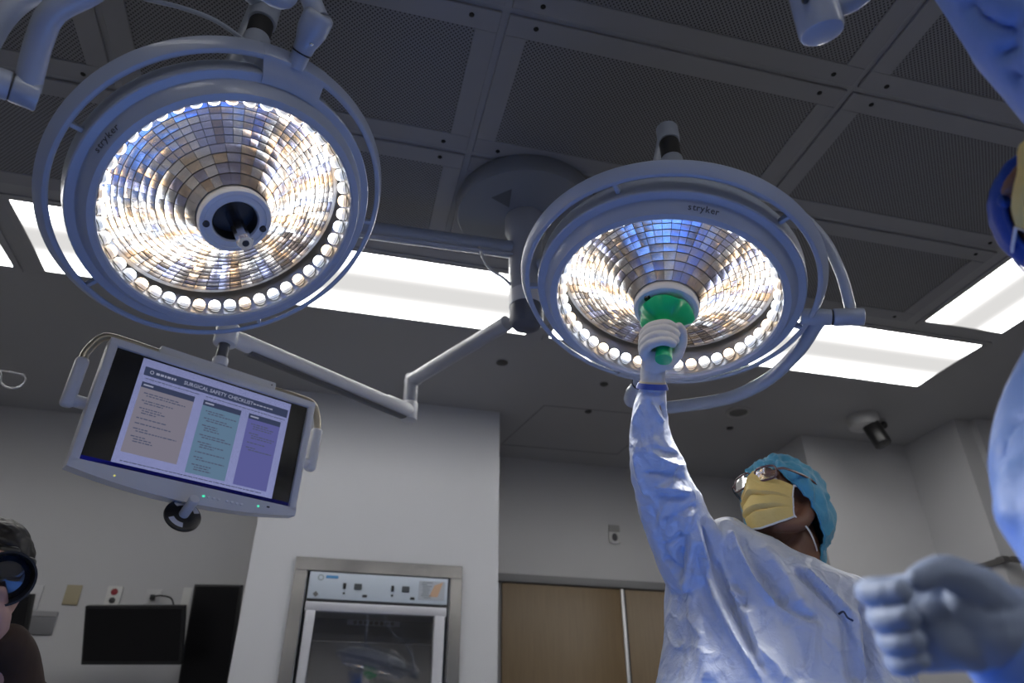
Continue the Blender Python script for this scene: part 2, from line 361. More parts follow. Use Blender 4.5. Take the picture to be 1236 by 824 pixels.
troffer(-1.518, 0.899, -1.3, -0.78, 'added ceiling light panel, unseen behind the camera, on the left', 'added light panels behind the viewpoint')  # this panel and the next are added out of view for room light
troffer(1.037, 3.463, -1.3, -0.78, 'added ceiling light panel, unseen behind the camera, on the right', 'added light panels behind the viewpoint')

# ------------------------------------------------------------------ ceiling mount column
MX, MY = 0.62, 2.24
cm = thing('ceiling_mount', 'grey round ceiling mount with a thick vertical post between the two lamps', 'ceiling mount', (MX, MY, ZC))
def part(mb, name, m, parent, o, **k): return mb.build(name, m, parent, origin=o, **k)
ORG = (MX, MY, ZC)
T = Matrix.Translation((MX, MY, 0))
part(MB().lathe([(0, ZC-.004), (.285, ZC-.004), (.292, ZC-.02), (.292, ZC-.075), (.283, ZC-.092), (.20, ZC-.10), (0.0, ZC-.10)], 64, mtx=T), 'cover_plate', mat('mount_grey', (0.22, 0.235, 0.27), 0.4), cm, ORG)
part(MB().lathe([(0, ZC-.1), (.085, ZC-.1), (.085, ZC-.17), (.07, ZC-.2), (.066, 2.60), (0, 2.60)], 40, mtx=T), 'post', ARMW, cm, ORG)
part(MB().lathe([(0, 2.62), (.068, 2.62), (.068, 2.555), (0, 2.555)], 40, mtx=T), 'collar', WHITEP, cm, ORG)
part(MB().lathe([(0, 2.556), (.066, 2.556), (.066, 2.495), (.055, 2.47), (.03, 2.458), (0, 2.457)], 40, mtx=T), 'end_cap', mat('cap_dark_blue', (0.10, 0.11, 0.14), 0.4), cm, ORG)
part(MB().add([(MX-.17, MY-.10, ZC-.1015), (MX-.10, MY-.17, ZC-.1015), (MX-.085, MY-.06, ZC-.1015)], [(0, 1, 2)]), 'warning_label', mat('label_dark', (0.10, 0.105, 0.12), 0.5), cm, ORG)
part(MB().tube(spline([(MX-.20, MY-.02, 2.80), (MX-.16, MY-.03, 2.70), (MX-.10, MY-.03, 2.66), (MX-.06, MY, 2.65)]), .006, 8), 'cable', WHITEP, cm, ORG)

# ------------------------------------------------------------------ surgical lights
GR = 0.265
def lamp_frame(c, n):
    ez = -nrm(n); ex = nrm(RT - ez*(RT @ ez)); ey = np.cross(ez, ex); return basis(ex, ey, ez, c), ex, ey, ez
RIM_N = 46
bulb_me = {}
def bulb_mesh(k):
    if k in bulb_me: return bulb_me[k]
    tint = {0: (1.0, 0.97, 0.93), 1: (0.80, 0.88, 1.0), 2: (1.0, 0.74, 0.47)}[k]
    mb = MB()
    # LED cup: axis along -x (points to the lamp's middle)
    R = Matrix.Rotation(-PI/2, 4, 'Y')
    mb.lathe([(0.0, -.004), (.0155, -.004), (.0155, .004), (.0135, .006), (.0145, .009), (.0135, .016)], 14, mtx=R, mi=0)
    mb.lathe([(.0135, .016), (.011, .022), (.006, .0255), (0, .0265)], 14, mtx=R, mi=1)
    mb.lathe([(.0137, .0062), (.0150, .0075), (.0137, .0088)], 14, mtx=R, mi=2)
    bulb_me[k] = mb.mesh('led_lens', [mat('led_cup_%d' % k, (0.75, 0.74, 0.72), 0.25, emit=tint, es=0.55), emis('led_glow_%d' % k, tint, LED_E), LAMPD]); return bulb_me[k]
def surgical_light(label, c, n, pj, spokes, text_px, hub_handle):
    M, ex, ey, ez = lamp_frame(c, n)
    e = thing('surgical_light', label, 'surgical light', mtx=M, group='ceiling surgical lights')
    Mi = np.array(M.inverted())
    def loc(x, y, h): p = pixpl(x, y, np.array(c)+ez*h, ez); q = Mi @ np.array([*p, 1.0]); return q[:3]
    def ang(x, y, h=.02): q = loc(x, y, h); return math.atan2(q[1], q[0])
    # housing
    MB().lathe([(.2625, -.002), (.264, -.009), (.2685, -.012), (.2805, -.012), (.2822, -.0105), (.2965, .0170), (.2985, .0185), (.3145, .0185), (.3170, .0205), (.3185, .030), (.3175, .066), (.306, .09), (.27, .125), (.2, .148), (.08, .160), (0, .162)], 96).build('housing', LAMPW, e, ang=22)
    MB().lathe([(.2625, -.003), (.2625, .088), (.24, .092)], 96).build('inner_wall', mat('lamp_inner', (0.25, 0.25, 0.26), 0.3, 0.9), e)
    # ring handle
    MB().lathe([(.3400, .0375), (.3415, .0345), (.3455, .0330), (.3505, .0335), (.3535, .0360), (.3655, .0590), (.3650, .0625), (.3615, .0635)], 128, close=True).build('ring_handle', LAMPW, e, ang=24)
    for a in spokes:
        aa = ang(*a); rr = Matrix.Rotation(aa, 3, 'Z')
        MB().bevbox(rr @ Vector((.3295, 0, .0425)), (.028, .010, .016), .003, rr).build('spoke', LAMPW, e)
    # joint bridge + pivot barrel
    aj = ang(*pj); rj = Matrix.Rotation(aj, 4, 'Z')
    MB().lathe([(.300, .0150), (.315, .0155), (.326, .022), (.340, .0325), (.3505, .0325), (.3545, .0360), (.3665, .0590), (.362, .078), (.30, .082)], 14, aj-.20, aj+.20, close=True).build('joint_bridge', LAMPW, e)
    MB().tube([rj @ Vector(q) for q in ((.345, 0, .046), (.374, 0, .046), (.378, 0, .046))], [.019, .019, .017], 24).build('pivot_neck', LAMPW, e)
    MB().tube([rj @ Vector((x, 0, .046)) for x in (.378, .381, .395, .410, .425, .455, .462, .466)], [.018, .0205, .0215, .026, .030, .031, .029, .024], 28).build('pivot_barrel', LAMPW, e)
    MB().tube([rj @ Vector((x, 0, .046)) for x in (.3765, .3795)], [.0212, .0212], 28).build('pivot_gap', LAMPD, e)
    s_ = rj @ Vector((.405, 0, .0205)); MB().ell(s_, (.0042, .0042, .003)).build('pivot_screw', CHROME, e)
    # reflector
    prof = lambda r: .080*(1-(1-min(max((r-.078)/.170, 0), 1))**1.7)
    base = MB().lathe([(r, prof(r)+.0025) for r in np.linspace(.070, .252, 30)], 80).build('reflector', MIRR2, e)
    rb = [.078]; wd = .0195
    while rb[-1] < .246: rb.append(rb[-1]+wd); wd = max(wd*.94, .0115)
    rng = random.Random(3); NT = 56; tw = [rng.uniform(-1, 1) for _ in range(NT)]; tint = [rng.choice((0, 0, 0, 0, 1, 1, 2, 3)) for _ in range(NT)]
    for k in range(len(rb)-1):
        r0, r1 = rb[k]+.0008, rb[k+1]-.0011; mb = MB(); NS = NT//2 if rb[k] < .135 else NT
        for q in range(NS):
            a0, a1 = 2*PI*q/NS+.0035, 2*PI*(q+1)/NS-.0035; si = q*(NT//NS)
            dz = tw[si]*.0012*(28/NS) + rng.uniform(-1, 1)*.0003; dr = rng.uniform(-1, 1)*.0005; K = 2; vs = []
            hr_ = (r1-r0)/2; ha = r1*(a1-a0)/2
            for jj in range(K+1):
                for ii in range(K+1):
                    u, v = 2*ii/K-1, 2*jj/K-1; r = r0+(r1-r0)*(v+1)/2; a = a0+(a1-a0)*(u+1)/2
                    z = prof(r0)+(prof(r1)-prof(r0))*(v+1)/2+dr*v+dz*u-(1-u*u)*ha*.05-(1-v*v)*hr_*.055
                    vs.append((r*math.cos(a), r*math.sin(a), z))
            mb.add(vs, [(jj*(K+1)+ii, jj*(K+1)+ii+1, (jj+1)*(K+1)+ii+1, (jj+1)*(K+1)+ii) for jj in range(K) for ii in range(K)], tint[si] if rng.random() < .75 else rng.choice((0, 0, 1, 2)))
        mb.build('reflector_ring', MIRR, base, ang=60)
    # LED cups round the rim
    for q in range(RIM_N):
        a = 2*PI*(q+.5)/RIM_N; k = (0, 2, 0, 1, 0, 2, 1)[q % 7]
        o = bpy.data.objects.new('led_lens', bulb_mesh(k)); COL.objects.link(o); o.parent = e
        o.matrix_local = Matrix.Rotation(a, 4, 'Z') @ Matrix.Translation((.2700, 0, .0205)) @ Matrix.Rotation(.25, 4, 'Y')
    # cover glass
    MB().lathe([(.0775, -.0015), (.2625, -.0015)], 96).build('cover_glass', thin_glass('lamp_glass', 0.0), e)
    # hub
    MB().lathe([(.070, .03), (.0765, .025), (.0765, .004), (.0745, .001), (.0745, -.008), (.0775, -.010), (.0775, -.019), (.0745, -.023), (.066, -.0245), (.064, -.0225), (.0585, -.0225), (.0565, -.0235), (.0505, -.0235), (.048, -.021), (.046, -.006)], 64).build('hub', WHITEP, e)
    MB().lathe([(.0465, -.020), (.045, .012), (0, .012)], 48).build('hub_socket', LAMPD, e)
    for q in (0.6, 3.4):
        a = q+(0.35 if hub_handle else 0.0); MB().lathe([(0, -.029), (.0065, -.0285), (.0075, -.026), (.0075, -.020)], 14, mtx=Matrix.Translation((.061*math.cos(a), .061*math.sin(a), 0))).build('hub_screw', LAMPD, e)
    if not hub_handle:
        MB().tube([(0, 0, .01), (0, 0, -.098), (0, 0, -.0985), (0, 0, -.112)], [.0150, .0150, .0175, .0165], 6).build('handle_pin', CHROME, e)
        MB().lathe([(0, -.1135), (.007, -.1135), (.0075, -.111)], 16).build('pin_bolt', LAMPD, e)
    else:
        hc = bpy.data.objects.new('handle_cover', None); COL.objects.link(hc); hc.parent = e
        mb = MB(); n_ = 72; pr = [(.012, -.030), (.030, -.028), (.050, -.027), (.060, -.030), (.063, -.036), (.058, -.046), (.046, -.056), (.032, -.066), (.022, -.078), (.0195, -.09)]
        vs = []
        for i in range(n_):
            a = 2*PI*i/n_; wv = math.cos(5*a+.6)+.35*math.cos(10*a)
            for r, z in pr:
                f = max(0, (r-.025)/.04); vs.append((r*(1+.06*wv*f)*math.cos(a), r*(1+.06*wv*f)*math.sin(a), z-.008*wv*f))
        L = len(pr); mb.add(vs, [(i*L+q, ((i+1) % n_)*L+q, ((i+1) % n_)*L+q+1, i*L+q+1) for i in range(n_) for q in range(L-1)])
        mb.build('flange', GREEN, hc)
        MB().lathe([(.0195, -.088), (.0185, -.10), (.0178, -.13), (.0185, -.160), (.0195, -.172), (.0185, -.177), (.010, -.1785), (0, -.1785)], 32).build('grip', GREEN, hc)
        hc['label'] = 'bright green sterile plastic handle cover'
    # maker's lettering on the bezel, letter by letter along the arc
    for (tx, ty, flip) in text_px:
        a_ = ang(tx, ty, -.005); mb = MB(); adv = [0, .0088, .0062+.0088, 0, 0, 0, 0]
        x = 0; pos = []
        for ch, wdt in zip('stryker', (.0112, .0080, .0077, .0110, .0110, .0113, .0077)): pos.append(x+wdt/2); x += wdt
        for ch, p in zip('stryker', pos):
            rad = .2915; da = (p-x/2)/rad; th = a_+da
            up = 1
            er = np.array([math.cos(th), math.sin(th), 0]); et = np.array([-math.sin(th), math.cos(th), 0])
            # tilted with the bezel cone; readable from below
            zdir = np.array([0, 0, 1.0]); yv = nrm(er*up*.0175+zdir*up*.026); xv = et; zv = np.cross(xv, yv)
            o_ = er*rad+np.array([0, 0, .0019])
            text_mesh(mb, ch, .0200, basis(xv, yv, zv, o_), bold=.0003)
        mb.build('lettering', mat('lettering_dark', (0.06, 0.065, 0.08), 0.5), e, smooth=False)
    # LED light itself
    for q in range(8):
        a = 2*PI*(q+.5)/8; ld = bpy.data.lights.new('led_group', 'SPOT'); ld.energy = SPOT_W; ld.spot_size = math.radians(62); ld.spot_blend = 0.7; ld.shadow_soft_size = .012
        ld.color = (1.0, 0.985, 0.97); lo = bpy.data.objects.new('led_group', ld); COL.objects.link(lo); lo.parent = e
        p = Vector((.235*math.cos(a), .235*math.sin(a), -.004)); dv = Vector((0, 0, -1.0))-p
        lo.matrix_local = Matrix.Translation(p) @ dv.to_track_quat('-Z', 'Y').to_matrix().to_4x4()
    return e, M, Mi, loc, rj

LC, LN = np.array([-0.300, 1.318, 2.047]), nrm([.41, -.332, -.85])
RC, RN = np.array([0.709, 1.296, 1.968]), nrm([-.211, -.119, -.97])
lamL, ML, MiL, locL, rjL = surgical_light('large round surgical lamp at upper left with a bare metal handle pin', LC, LN, (370, 66), [(88, 156), (451, 273), (116, 345), (315, 394)], [(133, 172, False)], False)
lamR, MR, MiR, locR, rjR = surgical_light('round surgical lamp with a green handle held by the gowned surgeon', RC, RN, (768, 480), [(741, 230), (949, 271), (640, 352), (968, 402)], [(850, 252, False)], True)
def toL(Mi, pts): return [(Mi @ np.array([*p, 1.0]))[:3] for p in pts]
# --- right lamp: yoke, hinge, upper yoke, knuckle, arms
je = np.array(rjR @ Vector((.455, 0, .046)))
yp = [je, locR(790, 492, .05), locR(830, 489, .05), locR(880, 480, .05), locR(925, 459, .05), locR(962, 425, .05), locR(985, 392, .05), locR(992, 383, .05)]
MB().tube(spline(yp, 8), [(.020, .016)]*57, 16).build('yoke', LAMPW, lamR)
h0, h1, h2 = locR(966, 382, .05), locR(1003, 383, .05), locR(1043, 382, .05)
MB().cyl(h0, h1, .0205, 28, bev=.003).build('hinge', LAMPW, lamR); MB().cyl(h1, h1+(h2-h1)*.06, .0195, 28).build('hinge_gap', LAMPD, lamR); MB().cyl(h1+(h2-h1)*.06, h2, .0215, 28, bev=.003).build('hinge_barrel', LAMPW, lamR)
wp = lambda q: np.array(MR @ V(q))
kx0, ky0 = 0.778, 1.285
hb = wp(h1+(h2-h1)*.55)
hs = float(np.linalg.norm(hb-CAM))
up_ = spline([pix(1027, 384, hs), pix(1025, 366, hs+.01), pix(1013, 325, hs+.03), pix(990, 283, hs+.06), pix(945, 245, hs+.08), pix(880, 225, hs+.09), (kx0, ky0, 2.42)], 8)
MB().tube(toL(MiR, up_), [(.013, .013)]*len(up_), 14).build('upper_yoke', LAMPW, lamR)
kx, ky = kx0, ky0
for nm, za, zb, rr, m in (('knuckle', 2.40, 2.455, .030, LAMPW), ('knuckle_sleeve', 2.455, 2.52, .0275, RUBBER), ('knuckle_housing', 2.52, 2.575, .031, LAMPW)):
    MB().cyl(*toL(MiR, [(kx, ky, za), (kx, ky, zb)]), rr, 28, bev=.004).build(nm, m, lamR)
MB().tube(toL(MiR, [(kx, ky, 2.55), (.95, 1.76, 2.70)]), [(.028, .026), (.036, .032)], 18).build('spring_arm', LAMPW, lamR)
MB().cyl(*toL(MiR, [(.95, 1.76, 2.64), (.95, 1.76, 2.82)]), .045, 28, bev=.006).build('elbow', LAMPW, lamR)
MB().tube(toL(MiR, [(.95, 1.76, 2.72), (MX+.05, MY-.06, 2.72)]), .034, 20).build('extension_arm', LAMPW, lamR)
# --- left lamp
je = np.array(rjL @ Vector((.455, 0, .046)))
jw = np.array(ML @ V(je))
hL = pix(22, 108, 1.50)
yw = spline([jw, jw+(-.05, -.045, .06), pix(338, -2, 1.60), pix(250, -60, 1.52), pix(170, -52, 1.49), pix(112, -12, 1.48), pix(66, 13, 1.48), pix(48, 48, 1.49), pix(35, 98, 1.50), pix(33, 108, 1.50)], 8)
MB().tube(toL(MiL, yw), [.0205]*len(yw), 18).build('yoke', LAMPW, lamL)
a_, b_, c_ = pix(-60, 80, 1.50), pix(12, 104, 1.50), pix(47, 118, 1.50)
MB().cyl(*toL(MiL, [a_, b_]), .0245, 28, bev=.003).build('hinge_barrel', LAMPW, lamL); MB().cyl(*toL(MiL, [b_, b_+(c_-b_)*.06]), .0235, 28).build('hinge_gap', LAMPD, lamL); MB().cyl(*toL(MiL, [b_+(c_-b_)*.06, c_]), .0245, 28, bev=.003).build('hinge', LAMPW, lamL)
kx, ky = -0.312, 1.16
u2 = spline([(kx, ky, 2.57), pix(220, -70, 1.80), pix(110, -45, 1.78), pix(40, -12, 1.74), pix(2, 18, 1.70), pix(-25, 62, 1.62), pix(-40, 86, 1.50)], 8)
u3 = spline([pix(112, -45, 1.78), pix(165, -6, 1.80), pix(215, 8, 1.80), pix(262, 26, 1.80), (kx, ky, 2.41)], 6)
MB().tube(toL(MiL, u3), .005, 8).build('cable', LAMPW, lamL)
MB().tube(toL(MiL, u2), [.024]*len(u2), 16).build('upper_yoke', LAMPW, lamL)
for nm, za, zb, rr, m in (('knuckle', 2.39, 2.445, .030, LAMPW), ('knuckle_sleeve', 2.445, 2.50, .0275, RUBBER), ('knuckle_housing', 2.50, 2.64, .033, LAMPW)):
    MB().cyl(*toL(MiL, [(kx, ky, za), (kx, ky, zb)]), rr, 28, bev=.004).build(nm, m, lamL)
MB().tube(toL(MiL, [(kx, ky, 2.62), (-.74, 2.28, 2.74)]), [(.036, .032)]*2, 18).build('spring_arm', LAMPW, lamL)
MB().cyl(*toL(MiL, [(-.74, 2.28, 2.66), (-.74, 2.28, 2.89)]), .045, 28, bev=.006).build('elbow', LAMPW, lamL)
MB().tube(toL(MiL, [(-.74, 2.28, 2.83), (MX-.05, MY, 2.83)]), .036, 22).build('extension_arm', LAMPW, lamL)
MB().tube(toL(MiL, [(MX-.06, MY-.034, 2.782), (-.4, MY-.004, 2.782)]), .005, 8).build('cable_cover', ARMW, lamL)
# --- third lamp joint at the top edge
t3 = pix(985, 12, 1.30)
l3 = thing('lamp_arm_joint', 'pale enamel lamp pivot and tube hanging in at the top edge, right of centre', 'lamp arm', V(t3))
ax = nrm(pix(985, 42, 1.27)-pix(966, -30, 1.33))
MB().tube([t3-ax*.06, t3+ax*.036, t3+ax*.042, t3+ax*.045], [.033, .033, .031, .026], 28).build('pivot_barrel', LAMPW, l3, origin=t3)
MB().ell(pix(972, 0, 1.265), (.006, .006, .006)).build('pivot_screw', LAMPD, l3, origin=t3)
p3 = spline([t3+(0, 0, .01), pix(1015, 6, 1.31), pix(1045, -12, 1.34), pix(1090, -60, 1.45), (0.72, 0.62, 2.35), (0.72, 0.60, 2.6), (0.72, 0.60, ZC-.01)], 8)
MB().tube(p3, [.017]*len(p3), 16).build('yoke', LAMPW, l3, origin=t3)

# ------------------------------------------------------------------ monitor and its arm
mc = np.array([-0.393, 2.071, 1.852]); ya, ti = math.radians(27.4), math.radians(4.0)
MM = Matrix.Translation(V(mc)) @ Matrix.Rotation(ya, 4, 'Z') @ Matrix.Rotation(ti, 4, 'X')
mon = thing('monitor', 'white framed hanging monitor showing a three column safety checklist', 'monitor', mtx=MM)
hw, hh = .29, .163
m_ = MB()
b = .024
m_.bevbox((0, .02, hh+b/2), (2*hw+2*b, .05, b), .006); m_.bevbox((-hw-b/2, .02, 0), (b, .05, 2*hh+b), .006); m_.bevbox((hw+b/2, .02, 0), (b, .05, 2*hh+b), .006)
m_.build('bezel', WHITEP, mon)
# curved chin
pf = []; n_ = 24
for i in range(n_+1):
    x = -hw-b+(2*hw+2*b)*i/n_; t = x/(hw+b); pf.append((x, -hh-.022-.028*(1-t*t)))
vs = []
for x, z in pf:
    vs += [(x, -.005, -hh+.001), (x, -.005, z), (x, .045, z), (x, .045, -hh+.001)]
fs = []
for i in range(n_):
    for q in range(4): fs.append((i*4+q, i*4+(q+1) % 4, (i+1)*4+(q+1) % 4, (i+1)*4+q))
fs += [(0, 1, 2, 3), tuple(n_*4+q for q in (3, 2, 1, 0))]
MB().add(vs, fs).build('chin', WHITEP, mon)
MB().bevbox((0, .05, -.005), (2*hw+.02, .05, 2*hh), .012).build('back_shell', WHITEP, mon)
# display: black glass, page, columns, lettering
disp = MB().box((0, .008, 0), (2*hw, .006, 2*hh)).build('display', mat('display_black', (0.004, 0.004, 0.005), 0.25), mon, smooth=False)
def scr(u0, u1, v0, v1, d, mi, mb):
    x0, x1 = -hw+2*hw*u0, -hw+2*hw*u1; z0, z1 = hh-2*hh*v0, hh-2*hh*v1; y = .005-d
    mb.quad((x0, y, z1), (x1, y, z1), (x1, y, z0), (x0, y, z0), mi)
SC = [emis('scr_page', (0.30, 0.33, 0.62), 0.78), emis('scr_bar', (0.035, 0.045, 0.09), 1.0), emis('scr_sand', (0.23, 0.215, 0.27), 0.78), emis('scr_teal', (0.13, 0.22, 0.33), 0.78), emis('scr_violet', (0.12, 0.125, 0.35), 0.78), emis('scr_blue', (0.005, 0.006, 0.10), 1.0), emis('scr_ink', (0.07, 0.08, 0.13), 1.0), emis('scr_white', (0.32, 0.34, 0.48), 0.78)]
mb = MB(); scr(.125, .905, .015, .955, .0, 0, mb); scr(.0, 1, .955, 1, .0, 5, mb); mb.build('screen_page', SC, disp, smooth=False)
mb = MB(); scr(.145, .895, .085, .165, .0004, 1, mb)
mb.build('title_bar', SC, disp, smooth=False)
mb = MB(); rl = random.Random(5)
for ci, (u0, u1, v1) in enumerate(((.150, .405, .855), (.450, .648, .90), (.690, .868, .905))):
    mc_ = MB(); scr(u0, u1, .225, v1, .0004, 2+ci, mc_); scr(u0, u1, .225, .275, .0007, 1, mc_); mc_.build('checklist_column', SC, disp, smooth=False)
    scr(u0+.01, u0+.055, .243, .257, .001, 7, mb)
    v = .315; lim = (.74, .86, .60)[ci]
    while v < lim:
        for q in range(rl.choice((1, 2, 2, 3))):
            u = u0+.022+(.014 if q else 0); ue = min(u1-.015, u+rl.uniform(.06, .2)*(1 if u1-u0 > .2 else .8))
            while u < ue:
                wl = rl.uniform(.006, .022); scr(u, min(u+wl, ue), v, v+.010, .0009, 6, mb); u += wl+.004
            v += .021
        v += .026
u = .16
while u < .84: wl = rl.uniform(.006, .025); scr(u, u+wl, .925, .933, .0009, 6, mb); u += wl+.004
u = .16
while u < .88: wl = rl.uniform(.006, .025); scr(u, u+wl, .188, .196, .0009, 6, mb) if not .41 < u < .44 else None; u += wl+.004
u = .20
while u < .29: wl = rl.uniform(.008, .02); scr(u, u+wl, .115, .135, .0009, 7, mb); u += wl+.004
mb.lathe([(.0035, 0), (.0055, 0)], 20, mtx=Matrix.Translation((-hw+2*hw*.18, .0041, hh-2*hh*.125)) @ Matrix.Rotation(PI/2, 4, 'X'), mi=7)
text_mesh(mb, 'SURGICAL SAFETY CHECKLIST', .0155, Matrix.Translation((-hw+2*hw*.335, .0040, hh-2*hh*.127)) @ Matrix.Rotation(PI/2, 4, 'X'), 7, 'LEFT', .0002)
u = .70
while u < .80: wl = rl.uniform(.008, .02); scr(u, u+wl, .120, .132, .0009, 7, mb); u += wl+.004
mb.build('screen_text', SC, disp, smooth=False)
# buttons and lamps on the chin
for i in range(8): MB().bevbox((.035+i*.014+(.012 if i > 3 else 0), -.006, -hh-.024), (.008, .004, .006), .0012, seg=1).build('button', mat('button_grey', (0.8, 0.8, 0.82), 0.4) if i else emis('lamp_green', (0.1, 0.9, 0.55), 0.8), mon)
MB().bevbox((.195, -.006, -hh-.018), (.006, .004, .006), .001, seg=1).build('status_lamp', emis('lamp_green', (0.1, 0.9, 0.55), 0.8), mon)
MB().bevbox((.225, -.006, -hh-.014), (.009, .004, .004), .001, seg=1).build('port', BLACKP, mon)
MB().bevbox((-.20, -.006, -hh-.022), (.005, .004, .004), .001, seg=1).build('status_lamp', emis('lamp_amber', (0.8, 0.8, 0.2), 0.7), mon)
# carrier: top bar, side handle tubes and grips
MB().bevbox((0, .045, hh+b+.016), (.36, .05, .034), .006).build('top_bar', WHITEP, mon)
for sx in (-1, 1):
    p = spline([(sx*.17, .045, hh+b+.016), (sx*.27, .045, hh+b+.018), (sx*.325, .045, hh+b+.010), (sx*.352, .045, hh-.02), (sx*.355, .045, hh-.06)], 6)
    MB().tube(p, .0115, 14).build('handle_tube', BRONZE, mon)
    MB().bevbox((sx*.355, .045, hh-.115), (.034, .036, .145), .012, seg=3).build('handle_grip', WHITEP, mon)
    MB().cyl((sx*.36, .045, hh-.165), (sx*(hw+b-.005), .045, hh-.165), .017, 20, bev=.003).build('side_pivot', WHITEP, mon)
MB().bevbox((.165, .019, hh+b+.02), (.004, .003, .004), .001, seg=1).build('bar_screw', BLACKP, mon)
# positioning knob beneath
MB().cyl((-.005, .03, -hh-.04), (-.005, .02, -hh-.075), .008, 14).build('knob_stem', BLACKP, mon)
KM = Matrix.Translation((-.005, .0, -hh-.088)) @ Matrix.Rotation(math.radians(62), 4, 'X')
MB().lathe([(0, -.006), (.043, -.006), (.050, -.002), (.050, .004), (.045, .008), (0, .009)], 40, mtx=KM).build('knob_disc', BLACKP, mon)
mb = MB(); mb.lathe([(.029, .0095), (.044, .0090)], 20, .3, 2.3, mtx=KM); mb.lathe([(.029, .0095), (.044, .0090)], 12, 3.6, 4.7, mtx=KM); mb.build('knob_label', mat('knob_print', (0.45, 0.47, 0.55), 0.5), mon)
MB().tube([KM @ Vector((0, 0, z)) for z in (.008, .05, .075, .078)], [.0135, .0135, .0145, .0125], 24).build('knob_grip', WHITEP, mon)
# arm
ma = thing('articulated_boom', 'white two-piece swivel arm carrying the hanging monitor', 'support arm', (MX, MY, 2.53))
OA = (MX, MY, 2.53)
e0 = pixz(497, 459, 2.50); e0b = e0-np.array([0, 0, .155])
MB().tube([(MX-.058, MY+.075, 2.522), e0+(0, 0, .0)], .031, 20).build('extension_tube', ARMW, ma, origin=OA)
MB().tube(spline([e0+(.02, -.03, .0), e0, e0-(0, 0, .03)], 5), .032, 18).build('elbow', ARMW, ma, origin=OA)
MB().cyl(e0+(0, 0, .025), e0b+(0, 0, .045), .031, 24, bev=.005).build('elbow_post', ARMW, ma, origin=OA)
MB().cyl(e0b+(0, 0, .045), e0b-(0, 0, .04), .036, 24, bev=.006).build('elbow_knuckle', WHITEP, ma, origin=OA)
top = np.array(MM @ Vector((0, .045, hh+b+.033)))
hd = np.array([top[0], top[1], top[2]+.115])
dv = nrm(hd+(0, 0, .01)-e0b)
MB().tube([e0b, e0b+dv*.16, e0b+dv*.17, e0b+(hd-e0b)*.92, hd], [(.038, .034), (.034, .030), (.030, .026), (.030, .026), (.026, .026)], 18).build('spring_arm', WHITEP, ma, origin=OA)
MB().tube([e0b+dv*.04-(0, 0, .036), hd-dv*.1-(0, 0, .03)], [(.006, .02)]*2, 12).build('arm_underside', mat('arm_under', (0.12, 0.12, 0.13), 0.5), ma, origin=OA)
MB().cyl(hd+(0, 0, .035), hd-(0, 0, .035), .036, 24, bev=.006).build('head_knuckle', WHITEP, ma, origin=OA)
MB().cyl(hd-(0, 0, .03), top+(0, 0, .025), .018, 20).build('swivel_sleeve', mat('sleeve_grey', (0.10, 0.10, 0.11), 0.4), ma, origin=OA)
MB().cyl(top+(0, 0, .030), top+(0, 0, .001), .024, 20, bev=.004).build('swivel_foot', WHITEP, ma, origin=OA)

# ------------------------------------------------------------------ warming cabinet
wc = thing('warming_cabinet', 'stainless built-in warming cabinet with a glass door in the white column', 'warming cabinet', (.293, 4.29, 0)); OW = (.293, 4.29, 0)
m_ = MB(); yf = 4.288
m_.bevbox((.293, yf, 2.018), (.956, .024, .072), .002, seg=1); m_.bevbox((-.149, yf, 1.0), (.070, .024, 1.965), .002, seg=1); m_.bevbox((.738, yf, 1.0), (.070, .024, 1.965), .002, seg=1)
m_.build('trim_frame', STEEL, wc, origin=OW)
m_ = MB(); m_.box((.295, 4.33, 1.98), (.80, .05, .004)); m_.build('top_gap', LAMPD, wc, origin=OW)
MB().bevbox((.296, 4.292, 1.903), (.786, .03, .146), .004).build('control_panel', mat('panel_pale_blue', (0.50, 0.57, 0.66), 0.4), wc, origin=OW)
MB().box((.296, 4.29, 1.822), (.786, .02, .014)).build('panel_gap', LAMPD, wc, origin=OW)
for sx in (.10, .37):
    MB().bevbox((sx, 4.275, 1.905), (.016, .01, .032), .002, seg=1).build('rocker_switch', BLACKP, wc, origin=OW)
    MB().bevbox((sx+.075, 4.275, 1.905), (.042, .01, .032), .002, seg=1).build('thermostat', mat('thermostat_dark', (0.06, 0.07, 0.08), 0.3), wc, origin=OW)
    MB().bevbox((sx, 4.2765, 1.866), (.012, .004, .010), .001, seg=1).build('panel_mark', BLACKP, wc, origin=OW)
    MB().bevbox((sx+.117, 4.2765, 1.856), (.026, .004, .014), .001, seg=1).build('panel_mark', BLACKP, wc, origin=OW)
MB().bevbox((-.052, 4.2765, 1.855), (.024, .004, .022), .001, Matrix.Rotation(PI/4, 3, 'Y'), seg=1).build('warning_mark', mat('warn_grey', (0.12, 0.12, 0.12), 0.5), wc, origin=OW)
mb = MB(); mb.lathe([(.011, 0), (.017, 0)], 24, mtx=Matrix.Translation((-.035, 4.2755, 1.945)) @ Matrix.Rotation(PI/2, 4, 'X'), mi=0); mb.bevbox((.027, 4.2758, 1.951), (.068, .002, .016), .0008, seg=1, mi=1)
mb.build('maker_badge', [mat('badge_grey', (0.25, 0.3, 0.34), 0.4), mat('badge_blue', (0.06, 0.24, 0.5), 0.4)], wc, origin=OW)
mb = MB(); mb.box((.595, 4.2762, 1.905), (.15, .002, .105), mi=0); mb.add([(.58, 4.2748, 1.87), (.63, 4.2748, 1.87), (.66, 4.2748, 1.955), (.61, 4.2748, 1.935)], [(0, 1, 2, 3)], 1)
rl = random.Random(2)
for q in range(9): mb.box((.525+.045*(.55+.45*rl.random())/1, 4.2745, 1.948-q*.0105), (.06*rl.uniform(.5, 1), .001, .0035), mi=2)
